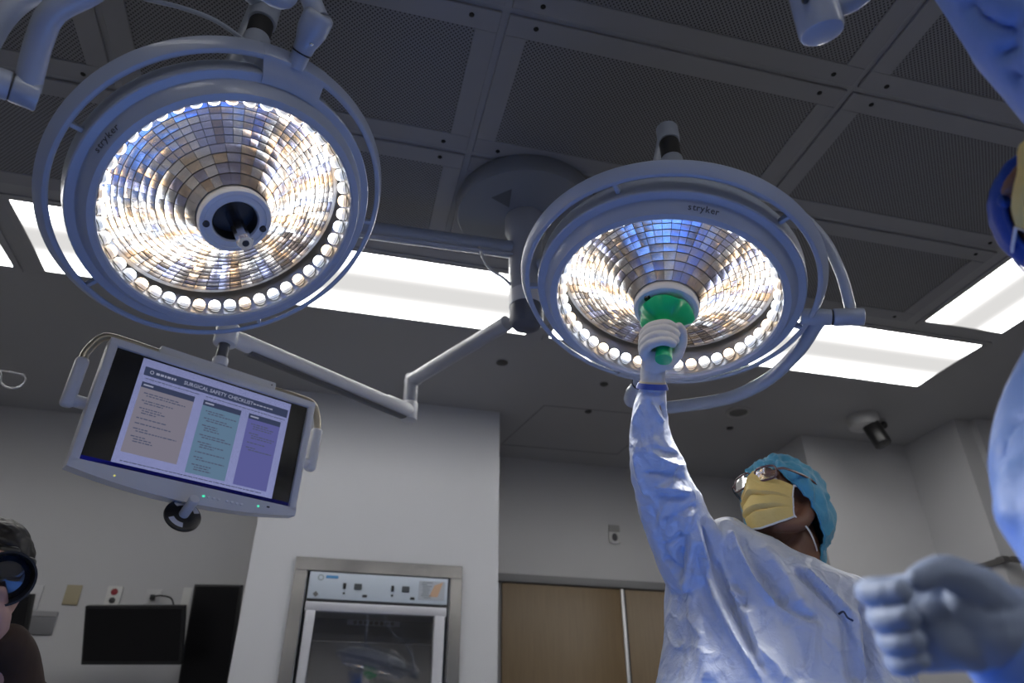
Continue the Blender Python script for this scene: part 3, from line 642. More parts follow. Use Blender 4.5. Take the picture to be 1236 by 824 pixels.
mb.build('notice_label', [mat('notice_pale', (0.42, 0.46, 0.52), 0.5), mat('notice_orange', (0.55, 0.36, 0.24), 0.5), mat('notice_ink', (0.15, 0.17, 0.2), 0.5)], wc, origin=OW, smooth=False)
dr = bpy.data.objects.new('door', None); COL.objects.link(dr); dr.parent = wc
m_ = MB(); m_.bevbox((.293, 4.275, 1.787), (.786, .034, .048), .004); m_.bevbox((-.066, 4.275, .95), (.052, .034, 1.64), .004); m_.bevbox((.647, 4.275, .95), (.058, .034, 1.64), .004); m_.bevbox((.293, 4.275, .15), (.786, .034, .06), .004)
m_.build('door_frame', mat('door_alu', (0.52, 0.53, 0.58), 0.35, 0.3), dr, origin=OW)
MB().bevbox((.293, 4.275, 1.10), (.665, .034, .05), .004).build('door_rail', mat('door_alu', (0.52, 0.53, 0.58), 0.35, 0.3), dr, origin=OW)
for yy, aa, bb in ((4.268, 2.0, -1.45), (4.288, 2.0, -.95)):
    rt_ = (Matrix.Rotation(math.radians(aa), 3, 'Z') @ Matrix.Rotation(math.radians(bb), 3, 'X'))
    MB().box((.29, yy, 1.444), (.67, .004, .648), rt_).build('door_glass', thin_glass('cabinet_glass', 0.10), dr, origin=OW, smooth=False)
MB().box((.29, 4.272, .64), (.665, .006, .90)).build('door_glass', thin_glass('cabinet_glass', 0.10), dr, origin=OW, smooth=False)
m_ = MB(); m_.box((.292, 4.66, 1.0), (.78, .01, 1.9)); m_.box((-.095, 4.48, 1.0), (.01, .36, 1.9)); m_.box((.685, 4.48, 1.0), (.01, .36, 1.9)); m_.box((.292, 4.48, 1.80), (.78, .36, .01))
m_.build('cabinet_liner', mat('liner_dark', (0.035, 0.04, 0.055), 0.3, 0.5), wc, origin=OW, smooth=False)
m_ = MB(); m_.bevbox((.29, 4.40, 1.735), (.30, .006, .03), .002, seg=1, mi=0)
for q in range(8): m_.lathe([(0, 0), (.011, 0)], 14, mtx=Matrix.Translation((.185+q*.030, 4.3955, 1.735)) @ Matrix.Rotation(PI/2, 4, 'X'), mi=1)
m_.build('vent_strip', [mat('vent_grey', (0.22, 0.25, 0.32), 0.4, 0.4), LAMPD], wc, origin=OW)
for z in (1.62, 1.36):
    mb = MB()
    for q in range(14): mb.cyl((-.08+q*.057, 4.32, z), (-.08+q*.057, 4.64, z), .0025, 6)
    mb.cyl((-.09, 4.32, z), (.68, 4.32, z), .004, 8); mb.build('wire_shelf', CHROME, wc, origin=OW)

# ------------------------------------------------------------------ small wall and ceiling things
def plate(x, y, z, w, h, name, label, cat, m, extra=None, group=None):
    e = thing(name, label, cat, (x, y, z), group=group); MB().bevbox((0, -.005, 0), (w, .010, h), .0025).build('face_plate', m, e)
    if extra: extra(e)
    return e
def sock(cols):
    def f(e):
        for (dz, m, r) in cols: MB().lathe([(r, 0), (r, .004), (r*.8, .006), (0, .006)], 20, mtx=Matrix.Translation((0, -.009, dz)) @ Matrix.Rotation(PI/2, 4, 'X')).build('socket', m, e)
    return f
RED = mat('socket_red', (0.25, 0.01, 0.015), 0.4)
def cord(pts):
    def f(e):
        MB().bevbox((.0, -.022, -.005), (.03, .03, .03), .006).build('plug', BLACKP, e); MB().tube(spline(pts, 6), .005, 8).build('cord', BLACKP, e)
    return f
WY = 5.018
plate(-1.483, WY, 1.925, .085, .115, 'wall_plate', 'beige blank wall plate left of the red and black outlet', 'wall plate', mat('plate_beige', (0.36, 0.31, 0.20), 0.5))
plate(-1.255, WY, 1.925, .085, .125, 'outlet', 'white outlet plate with one red and one black socket', 'outlet', mat('plate_white', (0.62, 0.62, 0.6), 0.45), sock([(.028, RED, .020), (-.022, BLACKP, .018)]))
plate(-1.03, WY, 1.935, .085, .09, 'outlet', 'pale outlet with a black cord plugged in above the wide dark screen', 'outlet', WALL, cord([(0, -.03, -.005), (.05, -.06, 0), (.12, -.10, -.02), (.16, -.16, -.08)]))
plate(-1.70, WY, 1.90, .10, .14, 'outlet', 'pale outlet with a black cord next to the photographer', 'outlet', WALL, cord([(0, -.03, .01), (-.05, -.06, .03), (-.12, -.1, .02), (-.2, -.14, -.05)]))
plate(-.84, WY, 1.90, .05, .20, 'wall_plate', 'narrow white wall plate peeping out left of the tall dark screen', 'wall plate', mat('plate_white', (0.62, 0.62, 0.6), 0.45))
e = plate(-1.63, WY, 1.76, .20, .13, 'wall_console', 'grey recessed wall console beside the photographer', 'console', mat('console_grey', (0.16, 0.16, 0.17), 0.5))
MB().bevbox((0, -.012, .05), (.20, .006, .030), .001, seg=1).build('console_top', mat('console_top', (0.28, 0.28, 0.29), 0.4), e)
plate(2.08, 5.078, 2.605, .085, .05, 'wall_thermostat', 'small grey sensor on the wall above its switch plate', 'sensor', mat('plate_grey', (0.30, 0.30, 0.29), 0.5))
def sw(e): MB().ell((0, -.012, .0), (.022, .012, .030)).build('switch_knob', mat('knob_dark', (0.08, 0.08, 0.085), 0.4), e); MB().bevbox((0.0, -.012, -.04), (.05, .008, .02), .002, seg=1).build('lower_tab', WHITEP, e)
plate(2.077, 5.078, 2.535, .085, .085, 'wall_switch', 'white switch plate on the back wall above the wooden door', 'switch', mat('plate_white', (0.62, 0.62, 0.6), 0.45), sw)
def tv(c, yw_, tl, w, h, name, label):
    M = Matrix.Translation(V(c)) @ Matrix.Rotation(yw_, 4, 'Z') @ Matrix.Rotation(tl, 4, 'X')
    e = thing(name, label, 'screen', mtx=M, group='dark wall screens')
    MB().bevbox((0, .02, 0), (w, .035, h), .005).build('shell', BLACKP, e)
    MB().box((0, .001, .004), (w-.024, .003, h-.035)).build('panel', mat('screen_off', (0.004, 0.004, 0.005), 0.35, spec=0.3), e, smooth=False)
    Mi = np.array(M.inverted()); wl = np.array([c[0], 5.018, c[2]-.02]); q = (Mi @ np.array([*wl, 1.0]))[:3]
    MB().tube([(0, .03, 0), q], .02, 12).build('wall_bracket', BLACKP, e)
tv((-1.012, 4.646, 1.658), math.radians(-14), math.radians(23.5), .556, .315, 'wall_screen', 'wide black screen tilted down, mounted under the outlets')
tv((-.625, 4.80, 1.68), math.radians(-11), math.radians(9), .285, .60, 'wall_screen', 'tall black screen right against the white column')
tv((-1.76, 4.60, 1.655), math.radians(-14), math.radians(14), .50, .35, 'wall_screen', 'black screen behind the photographer at the left edge')
# ceiling fittings
e = thing('sprinkler', 'recessed round ceiling fitting with a chrome rim above the cap', 'ceiling fitting', V(pixz(891, 497, ZC))); 
MB().lathe([(.085, 0), (.085, -.006), (.066, -.010), (.060, -.004)], 32).build('rim', mat('fit_rim', (0.42, 0.42, 0.42), 0.3, 0.5), e); MB().lathe([(.060, -.005), (.03, -.003), (0, -.003)], 32).build('dish', mat('fit_dish', (0.16, 0.16, 0.16), 0.4, 0.5), e)
def stud(px, py, label, r):
    e = thing('ceiling_stud', label, 'ceiling fitting', V(pixz(px, py, ZC)), group='small dark ceiling fittings')
    MB().lathe([(0, -.012), (r*.7, -.012), (r, -.006), (r, 0)], 18).build('stud_cap', mat('stud_dark', (0.06, 0.06, 0.06), 0.5), e); MB().lathe([(r, -.002), (r*1.25, -.002), (r*1.25, 0)], 18).build('stud_rim', CEIL, e)
stud(881, 516, 'small dark ceiling stud right below the round recessed fitting', .024); stud(710, 496, 'small dark ceiling stud left of the raised sleeve', .024); stud(729, 463, 'small dark ceiling slot close to the right lamp joint', .026); stud(606, 437, 'pale small ceiling stud behind the monitor arm elbow', .035)
c0 = pixz(1040, 503, ZC)
e = thing('security_camera', 'white and black dome camera on the ceiling near the right wall', 'camera', V(c0))
MB().lathe([(0, 0), (.105, 0), (.105, -.03), (.095, -.075), (.07, -.09), (0, -.095)], 32).build('base', mat('cam_white', (0.45, 0.45, 0.45), 0.4), e)
MB().cyl((.02, -.03, -.05), (.045, -.075, -.23), .058, 24, bev=.008).build('lens_tube', BLACKP, e)
MB().lathe([(0, .004), (.04, .002), (.045, 0)], 20, mtx=Matrix.Translation((.0452, -.0755, -.2305)) @ Vector((.025, -.045, -.18)).to_track_quat('Z', 'Y').to_matrix().to_4x4()).build('lens', mat('cam_lens', (.01, .01, .012), .08), e)
e = thing('ceiling_sensor', 'small dark ceiling sensor immediately right of the dome camera', 'sensor', V(pixz(1063, 507, ZC)))
MB().cyl((0, 0, 0), (0, 0, -.03), .032, 18, bev=.003).build('base', mat('cam_white', (0.45, 0.45, 0.45), 0.4), e); MB().ell((-.005, -.02, -.045), (.024, .024, .028)).build('eye', BLACKP, e)
hk = pixz(15, 457, 2.86)
e = thing('hook', 'bright chrome loop hook hanging at the left edge', 'hook', V(hk))
pp = [pix(1, 448, 1), pix(2, 462, 1), pix(12, 468, 1), pix(24, 466, 1), pix(31, 458, 1), pix(28, 452, 1), pix(16, 449, 1), pix(1, 447, 1)]
sl = np.linalg.norm(hk-CAM); pp = [CAM+(p-CAM)*sl for p in pp]
MB().tube(spline(pp, 6), .0065, 10).build('loop', CHROME, e, origin=hk)
MB().tube(spline([pp[0], pp[0]+(-.06, 0, .05), pp[0]+(-.10, .02, .12), (pp[0][0]-.1, pp[0][1]+.02, ZC-.001)], 6), .006, 10).build('rod', CHROME, e, origin=hk)
pc = [pixz(*q, ZC) for q in ((657, 489), (800, 502), (745, 548), (605, 536))]
m_ = MB()
for a, b in zip(pc, pc[1:]+pc[:1]): m_.tube([a-(0, 0, .001), b-(0, 0, .001)], [(.002, .004)]*2, 6)
struct(m_.build('trim_2', mat('seam_dark', (0.2, 0.2, 0.2), 0.6), origin=pc[0]))

# ------------------------------------------------------------------ people
def vnoise(P, sc, seed=0):
    P = np.asarray(P)*sc+seed*17.3; I = np.floor(P).astype(np.int64); F = P-I; F = F*F*(3-2*F)
    def h(i, j, k):
        n = (i*374761393+j*668265263+k*2147483647+seed*1013904223) & 0x7fffffff; n = ((n ^ (n >> 13))*1274126177) & 0x7fffffff
        return ((n ^ (n >> 16)) & 0xffff)/65535.0
    r = 0
    for a in (0, 1):
        for b in (0, 1):
            for c in (0, 1):
                wgt = (F[:, 0] if a else 1-F[:, 0])*(F[:, 1] if b else 1-F[:, 1])*(F[:, 2] if c else 1-F[:, 2])
                r = r+wgt*h(I[:, 0]+a, I[:, 1]+b, I[:, 2]+c)
    return r*2-1
class RM:
    "voxel-remeshed union of closed shapes, then free vertex displacement"
    def __init__(s, mb, vox, it=4):
        me = mb.mesh('tmp', GOWN, smooth=False)
        bm = bmesh.new(); bm.from_mesh(me); bmesh.ops.recalc_face_normals(bm, faces=bm.faces[:]); bm.to_mesh(me); bm.free()
        ob = bpy.data.objects.new('tmp', me); COL.objects.link(ob)
        m = ob.modifiers.new('r', 'REMESH'); m.mode = 'VOXEL'; m.voxel_size = vox
        m = ob.modifiers.new('s', 'SMOOTH'); m.factor = 0.5; m.iterations = it
        dg = bpy.context.evaluated_depsgraph_get(); nm = bpy.data.meshes.new_from_object(ob.evaluated_get(dg))
        bpy.data.objects.remove(ob); bpy.data.meshes.remove(me); s.me = nm
        n = len(nm.vertices); s.P = np.zeros(n*3); nm.vertices.foreach_get('co', s.P); s.P = s.P.reshape(-1, 3); s.nor()
    def nor(s):
        N = np.zeros(len(s.P)*3); s.me.vertices.foreach_get('normal', N); s.N = N.reshape(-1, 3)
    def push(s): s.me.vertices.foreach_set('co', s.P.ravel()); s.me.update(); s.nor()
    def bvh(s): return BVHTree.FromPolygons([tuple(p) for p in s.P], [tuple(p.vertices) for p in s.me.polygons])
    def creases(s, lines, d0=1.8):
        tree = s.bvh(); D = np.zeros(len(s.P))
        for px, wd, amp in lines:
            q = []
            for x, y in px:
                d = ray(x, y); hit = tree.ray_cast(V(CAM), V(d)); q.append(np.array(hit[0]) if hit[0] is not None else (q[-1] if q else pixh(x, y, d0)))
            q = spline(q, 4); best = np.full(len(s.P), 9.0); tt = np.zeros(len(s.P))
            for i in range(len(q)-1):
                a, b = q[i], q[i+1]; ab = b-a; t = np.clip(((s.P-a) @ ab)/(ab @ ab+1e-12), 0, 1); dd = np.linalg.norm(s.P-(a+t[:, None]*ab), axis=1)
                k = dd < best; best[k] = dd[k]; tt[k] = (i+t[k])/(len(q)-1)
            D += 1.7*amp*np.exp(-(best/(wd*.85))**2)*np.clip(np.minimum(tt, 1-tt)*8+.12, 0, 1)
        s.P = s.P+s.N*D[:, None]; s.push()
    def build(s, name, m, parent=None, origin=(0, 0, 0), cut=None):
        me = s.me; me.name = name; me.vertices.foreach_set('co', (s.P-np.array(origin)).ravel()); me.materials.clear(); me.materials.append(m)
        if cut is not None:
            bm = bmesh.new(); bm.from_mesh(me); bm.verts.ensure_lookup_table(); k = cut(s.P); bmesh.ops.delete(bm, geom=[v for v in bm.verts if k[v.index]], context='VERTS'); bm.to_mesh(me); bm.free()
        me.polygons.foreach_set('use_smooth', [True]*len(me.polygons)); me.update()
        o = bpy.data.objects.new(name, me); COL.objects.link(o); o.parent = parent; return o
def loft(mb, secs, n=28, cap=True):
    vs = []
    for c, A, B in secs:
        for k in range(n):
            t = 2*PI*k/n; vs.append(np.array(c)+np.array(A)*math.cos(t)+np.array(B)*math.sin(t))
    fs = []
    for i in range(len(secs)-1):
        for k in range(n): fs.append((i*n+k, i*n+(k+1) % n, (i+1)*n+(k+1) % n, (i+1)*n+k))
    fs.append(tuple(range(n))[::-1]); fs.append(tuple((len(secs)-1)*n+k for k in range(n))); mb.add(vs, fs)
def rows(mb, R, thick, shrink=1.0, n=28):
    secs = []
    for r in R:
        y, xl, xr, dh = r[:4]; th = r[4] if len(r) > 4 else thick
        c = pixh((xl+xr)/2, y, dh); sl = np.linalg.norm(c-CAM); hwid = (xr-xl)/2*sl/FPX
        dpt = (c-CAM).copy(); dpt[2] = 0; dpt = nrm(dpt); side = np.array([dpt[1], -dpt[0], 0])
        secs.append((c, side*hwid*shrink, dpt*(th if th > 0 else -th*hwid)*shrink))
    loft(mb, secs, n)
def chain(mb, pts, rad, n=12, sub=5):
    P = spline(pts, sub); R = np.interp(np.linspace(0, len(pts)-1, len(P)), range(len(pts)), rad)
    mb.tube(P, list(R), n); mb.ell(P[0], (R[0],)*3, nu=n, nv=8); mb.ell(P[-1], (R[-1],)*3, nu=n, nv=8)

def head_frame(c, left_deg, pitch_deg, roll_deg=0):
    d = CAM-np.array(c); d[2] = 0; d = nrm(d); rt = np.array([-d[1], d[0], 0])   # rt: image right as seen from the camera
    a = math.radians(left_deg); f = d*math.cos(a)-rt*math.sin(a); p = math.radians(pitch_deg)
    fw = f*math.cos(p)+np.array([0, 0, 1.0])*math.sin(p); upv = np.array([0, 0, 1.0])*math.cos(p)-f*math.sin(p)
    xr = np.cross(fw, upv); r = math.radians(roll_deg); x2 = xr*math.cos(r)+upv*math.sin(r); u2 = upv*math.cos(r)-xr*math.sin(r)
    return basis(x2, fw, u2, c)
def head_shapes(mb, M):
    def E(c, r): m2 = MB().ell(c, r); m2.xf(M); mb.add(m2.v, m2.f)
    def Tb(p, r): m2 = MB(); chain(m2, p, r, 12, 4); m2.xf(M); mb.add(m2.v, m2.f)
    E((0, -.012, .035), (.074, .094, .083)); E((0, .03, -.03), (.058, .068, .084)); E((0, .058, -.088), (.034, .034, .028)); E((0, .082, .036), (.052, .018, .013))
    Tb([(0, .098, .030), (0, .112, .005), (0, .116, -.018)], [.008, .011, .014]); E((-.013, .104, -.022), (.010, .012, .008)); E((.013, .104, -.022), (.010, .012, .008))
    E((0, .094, -.050), (.024, .010, .0075)); E((0, .092, -.062), (.021, .011, .007))
    for s in (-1, 1):
        E((s*.079, -.008, .0), (.009, .021, .032)); E((s*.046, .062, -.018), (.022, .028, .02)); Tb([(s*.070, -.005, -.03), (s*.056, .03, -.085), (s*.022, .07, -.10)], [.02, .02, .018])
def add_eyes(M, par, o):
    for s in (-1, 1):
        m = MB().ell((s*.032, .0845, .014), (.0125,)*3); m.xf(M); m.build('eye', mat('eye_white', (.6, .58, .55), .2), par, origin=o)
        m = MB().ell((s*.032, .0935, .014), (.0065, .004, .0065)); m.xf(M); m.build('iris', mat('eye_dark', (.03, .015, .01), .1), par, origin=o)
def cap_mesh(M, front, side, back, scale, sag, seed, wr=.006):
    nu, nv = 96, 44; vs = []
    ctr = np.array([0, -.006, .032])
    dirs = []; rad = []
    for j in range(nv+1):
        for i in range(nu):
            ph = 2*PI*i/nu; bk = (1-math.cos(ph))/2   # 0 front, 1 back
            tm = front+(side-front)*min(1, bk*2)+(back-side)*max(0, bk*2-1); th = math.radians(tm)*j/nv
            dv = np.array([math.sin(th)*math.sin(ph), math.sin(th)*math.cos(ph), math.cos(th)]); dirs.append(dv)
            t = j/nv; tuck = 1-.10*max(0, (t-.86)/.14)**2
            rad.append((tuck*(1+sag*.22*bk*math.sin(th)*max(0, .55-math.cos(th))), sag*.105*bk**.8*max(0, (t-.45)/.55)**1.5))
    Dv = np.array(dirs); base = Dv*np.array([.090, .100, .098])*scale*np.array(rad)[:, :1]; base[:, 2] -= np.array(rad)[:, 1]
    edge = np.repeat(np.linspace(0, 1, nv+1), nu)
    n1 = vnoise(Dv*np.array([1, 1, .45]), 6, seed); n2 = vnoise(Dv*np.array([1, 1, .3]), 15, seed+1); n3 = 1-np.abs(vnoise(Dv*np.array([1, 1, .5]), 9, seed+3))
    base = base+Dv*((n1*.8+n2*.5*edge+(n3-.5)*.9)*wr*(.35+.9*edge))[:, None]
    vs = base+ctr
    fs = [(j*nu+i, j*nu+(i+1) % nu, (j+1)*nu+(i+1) % nu, (j+1)*nu+i) for j in range(1, nv) for i in range(nu)]
    fs += [(0*nu+i, 1*nu+i, 1*nu+(i+1) % nu) for i in range(nu)]
    mb = MB().add(vs, fs); rim = [vs[nv*nu+i] for i in range(nu)]+[vs[nv*nu]]; mb.tube(rim, .0035, 8); mb.xf(M); return mb
def mask_parts(M, par, o, seed=1, edge=True):
    nu, nv = 48, 64; vs = []
    for j in range(nv+1):
        v = j/nv
        for i in range(nu+1):
            u = 2*i/nu-1; ph = u*1.22; au = abs(u)
            ztop = .018+.020*math.exp(-(u/.22)**2)-.016*au; zbot = -.118+.038*au**1.6; z = zbot+(ztop-zbot)*v
            rx = .070-.010*(1-v)*(1-v)
            ry = .090+.018*math.sin(PI*min(1, v*1.02))**.8-.012*(1-v)**2
            y = .026+ry*math.cos(ph); vw = v+.018*math.sin(4*u+1)
            for v0, am in ((.30, .009), (.56, .010), (.80, .004)): y += (am*math.exp(-max(0, vw-v0)/.10) if vw > v0 else am*math.exp(-((vw-v0)/.022)**2)*1.0-am*.9*math.exp(-((vw-v0+.03)/.022)**2))*math.cos(ph)*min(1, (1-au)*4+.25)
            y += .014*math.exp(-(u/.16)**2)*math.exp(-((v-.80)/.22)**2)
            sag = .004*math.sin(3*u+5*v)*.6
            vs.append((rx*math.sin(ph)*1.06, y+sag*math.cos(ph), z))
    vs = np.array(vs); vs[:, 1] += vnoise(vs, 45, seed)*.002+vnoise(vs*np.array([.5, 1, 1.6]), 90, seed+2)*.001
    fs = [(j*(nu+1)+i, j*(nu+1)+i+1, (j+1)*(nu+1)+i+1, (j+1)*(nu+1)+i) for j in range(nv) for i in range(nu)]
    mb = MB().add(vs, fs); mb.xf(M); mk = mb.build('face_mask', MASKY, par, origin=o, ang=60)
    R = lambda j, i: vs[j*(nu+1)+i]
    e = MB(); e.tube([R(j, 0) for j in range(nv+1)], [(.0028, .0016)]*(nv+1), 8); e.tube([R(j, nu) for j in range(nv+1)], [(.0028, .0016)]*(nv+1), 8); e.tube([R(0, i) for i in range(nu+1)], [(.0026, .0016)]*(nu+1), 8)
    e.xf(M); e.build('mask_edging', MASKW, mk)
    mk.children[0].location = (0, 0, 0)
    me = mk.children[0].data; me.transform(Matrix.Translation(-V(o)))
    for s, c in ((-1, 0), (1, nu)):
        for tp in ([R(3, c), (s*.072, .020, -.098), (s*.066, -.015, -.118), (s*.045, -.06, -.125)], [R(nv, c), (s*.087, .0, .03), (s*.082, -.06, .055)]):
            P_ = spline(tp, 6); st = MB().tube(P_, [(.0032, .0012)]*len(P_), 8); st.xf(M); st.v = [tuple(np.array(v)-np.array(o)) for v in st.v]; st.build('mask_tie', MASKW, mk)
    return mk

def legs(par, o, c, zt, face, m):
    f = nrm([face[0], face[1], 0]); sd = np.array([f[1], -f[0], 0])
    for s in (-1, 1):
        h = np.array([c[0], c[1], 0])+sd*s*.105; g = MB(); chain(g, [h+(0, 0, zt), h+(0, 0, zt*.55)+f*.015, h+(0, 0, .09)], [.095, .075, .062], 18, 6); g.build('trouser_leg', m, par, origin=o)
        MB().ell(h+f*.06+(0, 0, .05), (.052, .052, .05)).ell(h+f*.13+(0, 0, .035), (.048, .055, .035)).build('shoe', mat('shoe_dark', (.03, .03, .035), .5), par, origin=o) if 0 else RM(MB().ell(h+f*.02+(0, 0, .055), (.05, .06, .055)).ell(h+f*.11+(0, 0, .045), (.05, .07, .043)), .008, 3).build('shoe', mat('shoe_dark', (.03, .03, .035), .5), par, o)

# ---- surgeon reaching up to the right lamp
SO = np.array([1.13, 1.72, 0.0])
sg = thing('person', 'person in pale blue gown, yellow mask and turquoise cap reaching up to the lamp', 'person', SO)
TORSO = [(628, 866, 890, 1.83, .05), (640, 846, 902, 1.83, .085), (655, 834, 925, 1.84, .11), (672, 822, 952, 1.84, .125), (692, 813, 990, 1.84, .135), (714, 813.5, 1034, 1.84, .14), (740, 816, 1052, 1.83, .145), (770, 817, 1062, 1.82, .15), (800, 814, 1068, 1.81, .155), (850, 806, 1080, 1.80, .16), (930, 796, 1096, 1.80, .17), (1050, 780, 1120, 1.80, .18), (1200, 765, 1145, 1.80, .19)]
ARM = [(466, 770, 803.5, 1.517, -.95), (480, 766, 804, 1.532, -.95), (500, 761, 807, 1.552, -.95), (515, 759, 808, 1.566, -.95), (535, 759.5, 814, 1.590, -.92), (555, 760, 826, 1.61, -.88), (577, 761, 831, 1.64, -.85), (600, 769, 844, 1.67, -.85), (620, 775, 851, 1.70, -.85), (647, 784, 868, 1.74, -.85), (680, 797, 880, 1.78, -.85), (715, 811, 890, 1.80, -.85)]
g = MB(); rows(g, TORSO, .13); rows(g, ARM, -.9)
larm = [pixh(985, 715, 1.88), pixh(1022, 738, 1.87), pixh(1050, 775, 1.83), pixh(1068, 840, 1.76), pixh(1070, 905, 1.66), pixh(1040, 940, 1.52)]
chain(g, larm, [.062, .070, .072, .066, .058, .05], 20)
chain(g, [pixh(925, 695, 1.88), pixh(960, 707, 1.89), pixh(1012, 727, 1.88)], [.062, .056, .060], 18)
chain(g, [pixh(862, 655, 1.82), pixh(905, 680, 1.85)], [.052, .06], 18)
gm = RM(g, .0052, 5)
cr = []
R_ = lambda pts, w_=.010, a=.008: cr.append((pts, w_, a))
# traced drapery: (+) ridges, (-) valleys
R_([(839, 627), (852, 679), (869, 726), (889, 768), (921, 823)], .010, .017); R_([(848, 632), (863, 685), (880, 727), (900, 768), (933, 823)], .012, -.019)
R_([(820, 690), (836, 730), (850, 790), (858, 824)], .022, .008); R_([(826, 640), (823, 668), (821, 700)], .012, -.014); R_([(838, 640), (832, 680), (828, 715)], .012, .010)
R_([(880, 638), (896, 668), (921, 712), (940, 730)], .013, .013); R_([(893, 645), (908, 677), (932, 710), (948, 724)], .010, -.014); R_([(862, 640), (872, 672), (885, 700), (905, 740)], .016, -.008)
R_([(915, 655), (945, 690), (975, 735)], .022, .009); R_([(960, 684), (995, 719), (1020, 747)], .007, -.012); R_([(968, 682), (1003, 716), (1028, 742)], .008, .009)
R_([(930, 715), (960, 735), (985, 745)], .008, -.009); R_([(985, 745), (982, 785), (975, 824)], .012, .006); R_([(900, 730), (912, 775), (930, 824)], .012, .006)
R_([(1020, 740), (1026, 785), (1036, 824)], .012, -.011); R_([(1040, 725), (1048, 770), (1056, 824)], .009, -.016); R_([(1030, 735), (1038, 780), (1046, 824)], .010, .008)
R_([(945, 735), (968, 790), (975, 824)], .018, -.006); R_([(870, 708), (888, 716), (880, 730)], .006, .005); R_([(872, 722), (892, 728)], .005, -.005); R_([(880, 700), (900, 712), (895, 730)], .006, -.004)
R_([(905, 780), (935, 800), (950, 824)], .014, .007); R_([(830, 745), (845, 765), (850, 772)], .006, .004)
# sleeve
R_([(776, 572), (800, 571), (828, 577)], .007, -.008); R_([(790, 546), (808, 556), (827, 562)], .008, .009); R_([(788, 541), (806, 546), (820, 549)], .006, -.006); R_([(793, 597), (812, 602), (830, 597)], .007, -.008); R_([(798, 587), (820, 590), (836, 594)], .010, .008)
R_([(783, 480), (784, 515), (783, 545)], .005, -.004); R_([(786, 485), (795, 500), (803, 512)], .006, .006); R_([(775, 485), (768, 500), (764, 515)], .006, .006); R_([(800, 487), (806, 505)], .006, -.005)
R_([(800, 630), (822, 618), (840, 608)], .008, -.006); R_([(798, 658), (815, 650), (826, 640)], .006, -.007); R_([(800, 672), (812, 680), (820, 690)], .007, -.008); R_([(806, 600), (798, 625), (790, 645)], .010, .006); R_([(785, 605), (797, 650), (808, 680)], .009, -.005)
R_([(765, 540), (770, 575), (780, 600)], .008, .005); R_([(818, 560), (812, 580), (790, 590)], .006, .005); R_([(835, 612), (826, 640), (822, 665)], .009, .008)
gm.creases(cr)
P = gm.P; arm_w = np.clip((P[:, 2]-1.40)/.12, 0, 1)
an = np.array([1.0, 1.0, .55])
gm.P = P+gm.N*((vnoise(P*an, 9, 2)*.006+(1-np.abs(vnoise(P*an, 16, 4)))*.006+(1-np.abs(vnoise(P, 34, 5)))*.0028*(.5+arm_w))[:, None])-gm.N*.009
gm.push()
hc_ = pix(945, 611, 2.0)
neckc = pixh(930, 672, 1.90)
gm.build('gown', GOWN, sg, SO)
HM = head_frame(hc_, 30, 17, -4)
bd = MB(); head_shapes(bd, HM)
chain(bd, [np.array(HM @ Vector((0, -.03, -.06))), np.array(HM @ Vector((0, -.045, -.13))), pixh(935, 690, 1.90), pixh(935, 740, 1.87)], [.055, .054, .062, .07], 18)
rows(bd, TORSO[6:], .09, .7); chain(bd, [pixh(930, 735, 1.86), pixh(870, 690, 1.83), pixh(808, 600, 1.68), pixh(787, 500, 1.552), pixh(788, 462, 1.51)], [.07, .05, .036, .026, .024], 14)
chain(bd, [pixh(945, 740, 1.87), *larm[1:]], [.07, .045, .042, .04, .034, .03], 14)
bm_ = RM(bd, .0045, 4); bm_.build('body', SKIN, sg, SO); add_eyes(HM, sg, SO)
cap_mesh(HM, 66, 114, 150, 1.08, .90, 11, .0105).build('bouffant_cap', CAPB, sg, origin=SO, ang=80)
mask_parts(HM, sg, SO)
# collar of the undershirt
MB().tube(spline([pixh(938, 668, 1.83), pixh(952, 673, 1.84), pixh(965, 680, 1.87), pixh(978, 684, 1.92)], 6), [(.013, .006)]*19, 10).build('shirt_collar', mat('shirt_white', (0.5, 0.5, 0.52), 0.8), sg, origin=SO)
# gown neck tie and its dark printed mark
MB().tube(spline([pixh(1012, 741, 1.685), pixh(1018, 738, 1.685), pixh(1023, 745, 1.68), pixh(1030, 749, 1.68)], 5), [(.0022, .0012)]*16, 8).build('gown_tie', mat('tie_dark', (.03, .035, .06), .6), sg, origin=SO)
# glasses
gl = bpy.data.objects.new('glasses', None); COL.objects.link(gl); gl.parent = sg
FRMC = mat('glasses_frame', (0.10, 0.055, 0.06), 0.25); LNS = thin_glass('glasses_lens', 0.22, (.95, .93, .95))
def rr(cx, cz, w_, h_, y, n=28):
    o = []
    for k in range(n+1):
        t = 2*PI*k/n; c, s_ = math.cos(t), math.sin(t); x = w_*abs(c)**.6*(1 if c > 0 else -1); z = h_*abs(s_)**.6*(1 if s_ > 0 else -1); o.append((cx+x, y-abs(cx+x)**2*3.2, cz+z))
    return o
for s in (-1, 1):
    pts = rr(s*.034, .017, .027, .0205, .124); m = MB().tube(pts, .0026, 8); m.xf(HM); m.build('lens_rim', FRMC, gl, origin=SO)
    c = np.mean(pts[:-1], axis=0); m = MB().add([c]+pts[:-1], [(0, i+1, (i+1) % 28+1) for i in range(28)]); m.xf(HM); m.build('lens', LNS, gl, origin=SO)
    m = MB().tube(spline([(s*.060, .112, .024), (s*.080, .095, .026), (s*.098, .02, .030), (s*.094, -.03, .018)], 5), [(.004, .002)]*16, 8); m.xf(HM); m.build('temple', FRMC, gl, origin=SO)
m = MB().tube(spline([(-.008, .122, .022), (0, .125, .026), (.008, .122, .022)], 4), .0028, 8); m.xf(HM); m.build('bridge', FRMC, gl, origin=SO)
